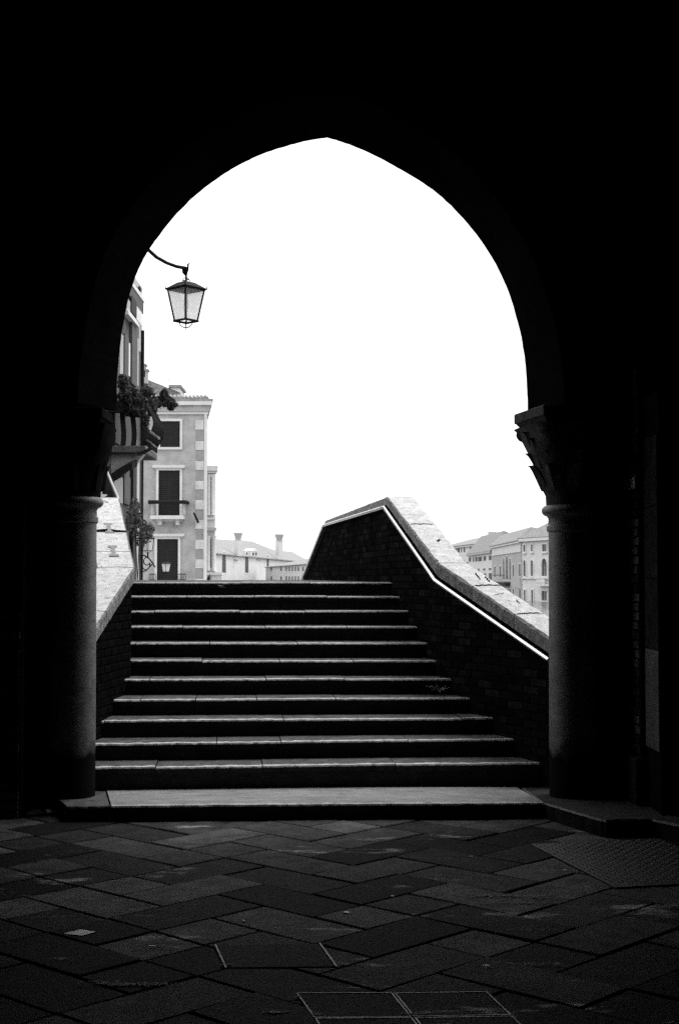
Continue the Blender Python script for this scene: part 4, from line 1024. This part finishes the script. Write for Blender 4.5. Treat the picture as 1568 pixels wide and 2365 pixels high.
for (x0, y0, x1, y1) in ((200, 465, 222, 500), (280, 500, 296, 545), (302, 492, 332, 545), (345, 488, 358, 542), (378, 484, 396, 540), (452, 470, 468, 540), (385, 660, 402, 700), (420, 655, 440, 720)):
    window(FG4, g4, *r5(FG4, x0, y0, x1, y1), fw=.15, proud=.02, pane='shutter_grey', sill=False)
s, z = FG4.hit(*c5(425, 350)); m = MB(); m.lathe(FG4.pt(s, 0, -5), [(.6, z - 2), (.6, z + .3), (.9, z + .4), (.9, z + .9)], 4); m.build('chimney', M['plaster_mid'], g4)

# --- B: near house on the left, seen along its front
FB = Fac(-5.9, 29, -5.9, 42)
hB = thing('dark_house', FB.pt(FB.L / 2, -.05, -2), 'tall narrow slice of a dark stucco house with shutters behind the left column', 'house')
zB = FB.hit(318, 684)[1]
block(FB, hB, -.05, zB, 6, 'plaster_dark')
m = MB(); FB.box(m, 0, FB.L + .05, zB, zB + .13, -6, .07); m.build('eave', M['trim'], hB)
m = MB(); FB.box(m, 0, FB.L, zB - .35, zB - .02, .001, .05); m.build('cornice', M['shutter_grey'], hB)
q = FB.rect(311, 660, 326, 676); m = MB(); FB.box(m, q[0], FB.L, zB + .16, FB.hit(326, 660)[1], -1.5, -.0); at_ = m.build('attic', M['plaster_grey'], hB)
for x in (313, 320):
    q2 = FB.rect(x, 664, x + 4, 671); m = MB(); FB.box(m, *q2, .002, .05); m.build('attic_window', M['shutter'], at_)
def strip(px0, px1, py0, py1, m_, name, o1, o0=.001):
    q = FB.rect(px0, py0, px1, py1); m = MB(); FB.box(m, *q, o0, o1); return m.build(name, M[m_], hB)
strip(290, 297.5, 692, 727, 'plaster_mid', 'pilaster_strip', .05)
strip(299, 311, 690, 727, 'shutter', 'shutter', .07); strip(313, 326, 692, 745, 'trim', 'pilaster_strip', .04)
strip(284, 311, 728, 731.5, 'trim', 'string_course', .12); strip(284, 309, 734, 741, 'trim', 'string_course', .16)
strip(274, 281.5, 771, 872, 'plaster_mid', 'window_jamb', .05); strip(282, 291.5, 775, 880, 'shutter_grey', 'shutter', .08)
strip(292, 297.5, 791, 868, 'trim', 'window_jamb', .05); strip(298.5, 311, 740, 890, 'shutter_grey', 'shutter', .09); strip(312, 317, 780, 890, 'plaster_mid', 'window_jamb', .05)
strip(318, 322, 745, 812, 'plaster_mid', 'pilaster_strip', .05)
m = MB(); s, _ = FB.hit(325, 900); m.tube([FB.pt(s, 0, .06), FB.pt(s, FB.hit(325, 762)[1], .06)], .05, 8); m.build('downpipe', M['iron'], hB, smooth=True)
strip(262, 282, 1100, 1160, 'plaster_mid', 'wall_panel', .03); strip(300, 308, 1060, 1345, 'shutter', 'shutter', .10); strip(310, 316, 1060, 1345, 'plaster_mid', 'door_jamb', .08); strip(317, 322.5, 1060, 1345, 'shutter', 'door', .06)
strip(284, 298, 1100, 1165, 'shutter_grey', 'shutter', .05)
strip(262, 303, 945, 1034, 'bar_backing', 'shutter', .06)  # dark panel added behind the balcony bars to dim the gaps
# iron balcony
zs = Z(1046, 36.2); zt = Z(1029, 36.2); zrl = Z(935, 36.2)
m = MB(); m.box(-5.899, -4.98, 36.2, 38.6, zs, zt); bal = m.build('balcony', M['plaster_dark'], hB, bevel=.03)
for k in range(1):
    y = 36.5 + 1.7 * k; m = MB(); m.prism([(-5.899, y, zs - .55), (-5.3, y, zs - .3), (-5.05, y, zs - .001), (-5.899, y, zs - .001)], (0, .3, 0)); m.build('corbel', M['plaster_grey'], bal)
for k in range(4):
    x = -5.83 + .27 * k; mb = MB(); mb.prism([(x + .065 + .02 * math.sin(i), 36.24, zt + (zrl - zt) * i / 6) for i in range(7)] + [(x - .065 + .02 * math.sin(i), 36.24, zt + (zrl - zt) * i / 6) for i in range(6, -1, -1)], (0, .03, 0)); mb.build('baluster', M['iron'], bal)
for k in range(14):
    y = 36.3 + k * .17; pts = []
    for i in range(11):
        f = i / 10; pts.append((-4.98 + .20 * math.sin(math.pi * min(1, (1 - f) * 1.15)) ** 1.2 * (1 if f > .0 else 0), y, zt + (zrl - zt) * f))
    MB().tube(pts, .018, 6).build('belly_bar', M['iron'], bal, smooth=True)
m = MB(); m.tube([(-5.89, 36.24, zrl), (-4.98, 36.24, zrl), (-4.98, 38.55, zrl), (-5.89, 38.55, zrl)], .035, 8); m.build('handrail', M['iron'], bal)
m = MB(); pts = [(-4.98 + .25 * math.sin(R(18 * i)) - .02 * i, 36.2, zt + .12 - .035 * i) for i in range(11)]; m.tube(pts, .045, 8); m.build('scroll', M['iron'], bal, smooth=True)
# awning valance and folded parasol by the door
ap = [P(x, y, 35.6) for x, y in ((250, 1100), (262, 1091), (275, 1082), (290, 1073), (306, 1068), (306, 1084), (292, 1090), (280, 1100), (268, 1110), (252, 1116))]
tag(MB().prism(ap, (0, .9, .15)).build('awning', M['black_cloth']), 'black curved shop awning on the dark house under its balcony', 'awning')
um = thing('parasol', P(254, 1335, 33), 'folded black parasol with pale poles just above the left column ring', 'parasol')
b0 = P(254, 1160, 33); tp = P(248, 1088, 33); MB().lathe((tp.x, 33, 0), [(.27, b0.z - .1), (.22, b0.z + .25), (.05, tp.z)], 8).build('canopy', M['black_cloth'], um)
for (xa, ya, xb_, yb_) in ((246, 1085, 229, 1160), (246, 1085, 274, 1152)):
    MB().tube([P(xa, ya, 32.7), P(xb_, yb_, 32.7)], .03, 6).build('pole', M['white_wood'], um)
MB().tube([(tp.x, 33, -.05), (tp.x, 33, b0.z)], .03, 6).build('post', M['white_wood'], um)

# wall lantern on a scroll bracket at the far corner of the dark house
wl_ = P(342, 1258, 41.6)
def scroll(t, c, zt, r):
    a = P(322, 1283, 41.6); pts = [a, P(334, 1283, 41.6), P(344, 1289, 41.6), P(352, 1299, 41.6), P(359, 1310, 41.6)]
    MB().tube(pts, .022, 6).build('arm', M['iron'], t, smooth=True)
    MB().tube([P(342, 1275, 41.6), P(342, 1289, 41.6)], .025, 6).build('stem', M['iron'], t)
    for (cx_, cy_, rad, n0, n1) in ((340, 1296, 9, 30, 330), (337, 1306, 10, -40, 200)):
        MB().tube([P(cx_ + rad * math.cos(R(n0 + (n1 - n0) * i / 14)) * (1 - .02 * i), cy_ + rad * math.sin(R(n0 + (n1 - n0) * i / 14)), 41.6) for i in range(15)], .016, 6).build('scroll', M['iron'], t, smooth=True)
    MB().tube([P(352, 1303, 41.6), P(338, 1318, 41.6), P(324, 1322, 41.6)], .018, 6).build('strut', M['iron'], t, smooth=True)
lantern('wall_lantern', wl_, .25, .19, .36, R(90), 'small wall lantern with pale panes on a scrolled bracket below the bush', 'lantern', scroll, .2)

# ------------------------------------------------------------------ plants
def leaves(mb, c, rad, n, size):
    c = Vector(c)
    for _ in range(n):
        while True:
            v = Vector((jit(1), jit(1), jit(1)))
            if v.length < 1: break
        p = c + Vector((v.x * rad[0], v.y * rad[1], v.z * rad[2])); s = size * random.uniform(.6, 1.4)
        a = Vector((jit(1), jit(1), jit(1))).normalized(); b_ = a.orthogonal().normalized(); e = a.cross(b_)
        mb.add([p - a * s, p + b_ * s * .45 + e * s * .1, p + a * s, p - b_ * s * .45 + e * s * .1], [(0, 1, 2, 3)])
def plant(name, blobs, stems, label, cat, m, size, group=None, dens=1.0):
    base = Vector(stems[0][0]); t = thing(name, base, label, cat, group); fo = MB()
    for (c, rad, n) in blobs: leaves(fo, c, rad, int(n * dens), size)
    fo.build('foliage', M[m], t)['kind'] = 'stuff'
    sm = MB()
    for s in stems: sm.tube(s, .012, 5)
    sm.build('stem', M['iron'], t)
    return t
def pb(px, py, Y, rx, rz, ry, n): return (P(px, py, Y), (rx * Y / FPX, ry, rz * Y / FPX), n)
def flower_box(Yb, x0, x1):
    t = thing('flower_box', (x0, Yb, zrl - .2), 'dark flower box along the balcony rail of the dark house', 'flower box')
    MB().box(x0, x1, Yb - .12, Yb + .12, zrl - .22, zrl + .06).build('trough', M['black_cloth'], t, bevel=.01)
    MB().box(x0 + .02, x1 - .02, Yb - .1, Yb + .1, zrl + .06, zrl + .07).build('soil', M['bed'], t)
flower_box(36.05, -5.88, -5.0)
plant('balcony_plant', [pb(300, 925, 36.1, 34, 30, .3, 800), pb(285, 885, 36.3, 12, 22, .25, 260), pb(310, 950, 36.0, 26, 14, .2, 500)], [(P(300, 940, 36.1), P(300, 900, 36.1)), (P(285, 930, 36.1), P(285, 880, 36.1)), (P(315, 940, 36.1), P(315, 905, 36.1))],
      'dense dark plant filling the front of the iron balcony', 'plant', 'leaf', .06, 'plants on the iron balcony')
plant('balcony_plant', [pb(345, 925, 37.4, 20, 22, .5, 380), pb(340, 905, 37.2, 16, 12, .3, 240), pb(352, 945, 37.6, 12, 14, .3, 220)], [(P(345, 940, 37.4), P(345, 905, 37.4)), (P(340, 940, 37.3), P(352, 925, 37.4))],
      'dark bush at the outer corner of the iron balcony', 'plant', 'leaf', .05, 'plants on the iron balcony')
plant('balcony_plant', [pb(388, 928, 38.2, 18, 13, .3, 190), pb(402, 934, 38.2, 9, 6, .2, 40), pb(374, 918, 38.2, 10, 8, .2, 50), pb(380, 910, 38.2, 8, 12, .2, 140), pb(396, 940, 38.2, 9, 9, .2, 110), pb(366, 932, 38.0, 8, 9, .2, 80)], [(P(340, 935, 38), P(365, 925, 38.1), P(392, 930, 38.2)), (P(365, 925, 38.1), P(382, 908, 38.2))],
      'dark spray of leaves reaching out to the right of the balcony', 'plant', 'leaf', .06, 'plants on the iron balcony')
plant('balcony_plant', [pb(336, 972, 36.4, 9, 26, .3, 120), pb(326, 955, 36.15, 10, 10, .2, 90), pb(341, 1000, 36.6, 6, 14, .2, 40)], [(P(330, 935, 36.2), P(338, 970, 36.3), P(340, 1010, 36.5)), (P(322, 940, 36.1), P(330, 975, 36.2))],
      'loose dark tendrils trailing down over the bulging balcony bars', 'plant', 'leaf', .06, 'plants on the iron balcony')
plant('climbing_bush', [pb(328, 1232, 39.2, 24, 34, .5, 420), pb(343, 1225, 39.4, 14, 20, .4, 260), pb(318, 1200, 39.2, 10, 20, .4, 240), pb(312, 1170, 39, 10, 22, .4, 180), pb(300, 1200, 38, 8, 30, .3, 220)],
      [(P(318, 1345, 39), P(322, 1260, 39.1), P(326, 1210, 39.2)), (P(322, 1300, 39), P(338, 1240, 39.3)), (P(318, 1345, 39), P(312, 1180, 39))],
      'leafy bush climbing the front of the dark house beside the wall lantern', 'plant', 'leaf_pale', .05)
tag(MB().prism([P(x, y, 40.4) for x, y in ((312, 1150), (318, 1166), (322, 1180), (321, 1215), (316, 1228), (309, 1215), (306, 1180))], (0, .12, 0)).build('pennant', M['white_wood']), 'pale pointed cloth hanging behind the climbing bush', 'cloth')
# weeds on the steps
def weed(px, py, Y, s, label):
    c = P(px, py, Y); mb = MB(); t = thing('weed', c, label, 'plant', 'weeds growing on the steps')
    for _ in range(34):
        a = random.uniform(0, 6.28); r = random.uniform(.3, 1) * s; tip = c + Vector((math.cos(a) * r * 1.4, -abs(math.sin(a)) * r * .5, random.uniform(.0, .9) * s)); w = Vector((-math.sin(a), math.cos(a), 0)) * s * .10; m_ = c.lerp(tip, .55) + Vector((0, 0, s * .15))
        mb.add([c, m_ + w, tip, m_ - w], [(0, 1, 2, 3)])
    mb.build('foliage', M['leaf_weed'], t)['kind'] = 'stuff'
M['leaf_weed'] = mat('dry_leaf', 0.35, 0.8, 0.4, 8, 0)
weed(1012, 1598, step_y(4) - .03, .085, 'small dry weed at the right end of a middle step')
weed(513, 1358, step_y(10) - .03, .045, 'tiny weed on the face of the topmost step')

# litter and pale scraps on the paving
def floor_pt(px, py): Y = YF(py, 0); return Vector((X(px, Y), Y, .006))
scr = [(192, 2146, .10, .05), (800, 2100, .05, .05), (566, 2118, .025, .02), (1084, 1973, .03, .012), (1298, 2004, .025, .02), (1118, 2220, .035, .03), (357, 2176, .05, .02), (905, 2063, .03, .02), (636, 2325, .07, .03)]
for i, (x, y, w, d) in enumerate(scr):
    p = floor_pt(x, y); w *= .55; d *= .55; n = 9; pts = [p + Vector((w * math.cos(2 * math.pi * k / n) * random.uniform(.5, 1), d * math.sin(2 * math.pi * k / n) * random.uniform(.5, 1), 0)) for k in range(n)]
    lab = ['pale square paper scrap on the left of the paving', 'crumpled pale scrap in the middle of the paving', 'tiny pale scrap left of centre on the paving', 'tiny pale scrap near the doorstep', 'small pale scrap left of the chequer plate',
           'pale scrap right of the stone lids', 'pale scrap behind the farthest stone lid at left', 'tiny pale scrap right of the crumpled one', 'torn pale scrap left of the bottom stone lids'][i]
    if i == 0: pts = [p + Vector(v) for v in ((-.075, -.02, 0), (.02, -.06, 0), (.08, .015, 0), (-.01, .06, 0))]
    tag(MB().prism(pts, (0, 0, .002)).build('paper_scrap', M['white_wood']), lab, 'litter', 'scraps of litter on the paving')

# pale smears and painted highlights, as flecks on the paving
for (x, y, w, d, n) in ((1165, 2062, .30, .035, 260), (1215, 2078, .16, .03, 90), (330, 2262, .20, .022, 200), (250, 2258, .12, .03, 60), (1225, 2216, .14, .02, 110), (1120, 2222, .05, .02, 40), (638, 2324, .05, .022, 70), (950, 2330, .05, .015, 40), (690, 2290, .03, .012, 24), (1210, 2140, .18, .04, 70), (700, 1960, .06, .015, 30), (850, 1936, .06, .015, 26), (528, 2218, .035, .012, 26), (790, 2216, .03, .012, 20), (735, 2330, .04, .02, 30)):
    c = floor_pt(x, y); m = MB()
    for _ in range(n):
        p = c + Vector((random.gauss(0, .5) * w, random.gauss(0, .55) * d, .002)); a = random.uniform(.003, .013); e = a * random.uniform(.2, .5)
        m.add([p + Vector((-a, jit(e), 0)), p + Vector((jit(a), -e, 0)), p + Vector((a, jit(e), 0)), p + Vector((jit(a), e, 0)), p + Vector((0, 0, .0004))], [(0, 1, 4), (1, 2, 4), (2, 3, 4), (3, 0, 4)])
    o = m.build('smear_glint_flecks', M['smear_glint'], pave); o['kind'] = 'stuff'

# ------------------------------------------------------------------ birds
def bird(px, py, Y, span, flap, yaw, label):
    c = P(px, py, Y); t = thing('bird', c, label, 'bird', 'birds'); u = Matrix.Rotation(yaw, 3, 'Z')
    q = lambda x, y, z: c + u @ Vector((x, y, z)) * span
    MB().tube([q(0, -.22, 0), q(0, -.1, .01), q(0, .08, 0), q(0, .24, -.01)], [.02 * span, .06 * span, .05 * span, .01 * span], 8).build('body', M['bird'], t, smooth=True)
    for s in (-1, 1):
        m = MB(); m.prism([q(s * .03, -.1, .01), q(s * .25, -.12, flap * .6), q(s * .5, -.02, flap), q(s * .26, .05, flap * .6), q(s * .03, .06, .01)], (0, 0, .012 * span)); m.build('wing', M['bird'], t)
bird(1008, 1171, 60, .24, -.2, R(30), 'small bird flying just right of the parapet top')
bird(1065, 1222, 70, .34, .22, R(-35), 'gliding gull above the far roofs on the right')
bird(391, 880, 66, .26, .15, R(60), 'bird flying just above the tiled roof')
bird(376, 889, 66, .2, -.1, R(10), 'dark bird landing on the tiled roof')
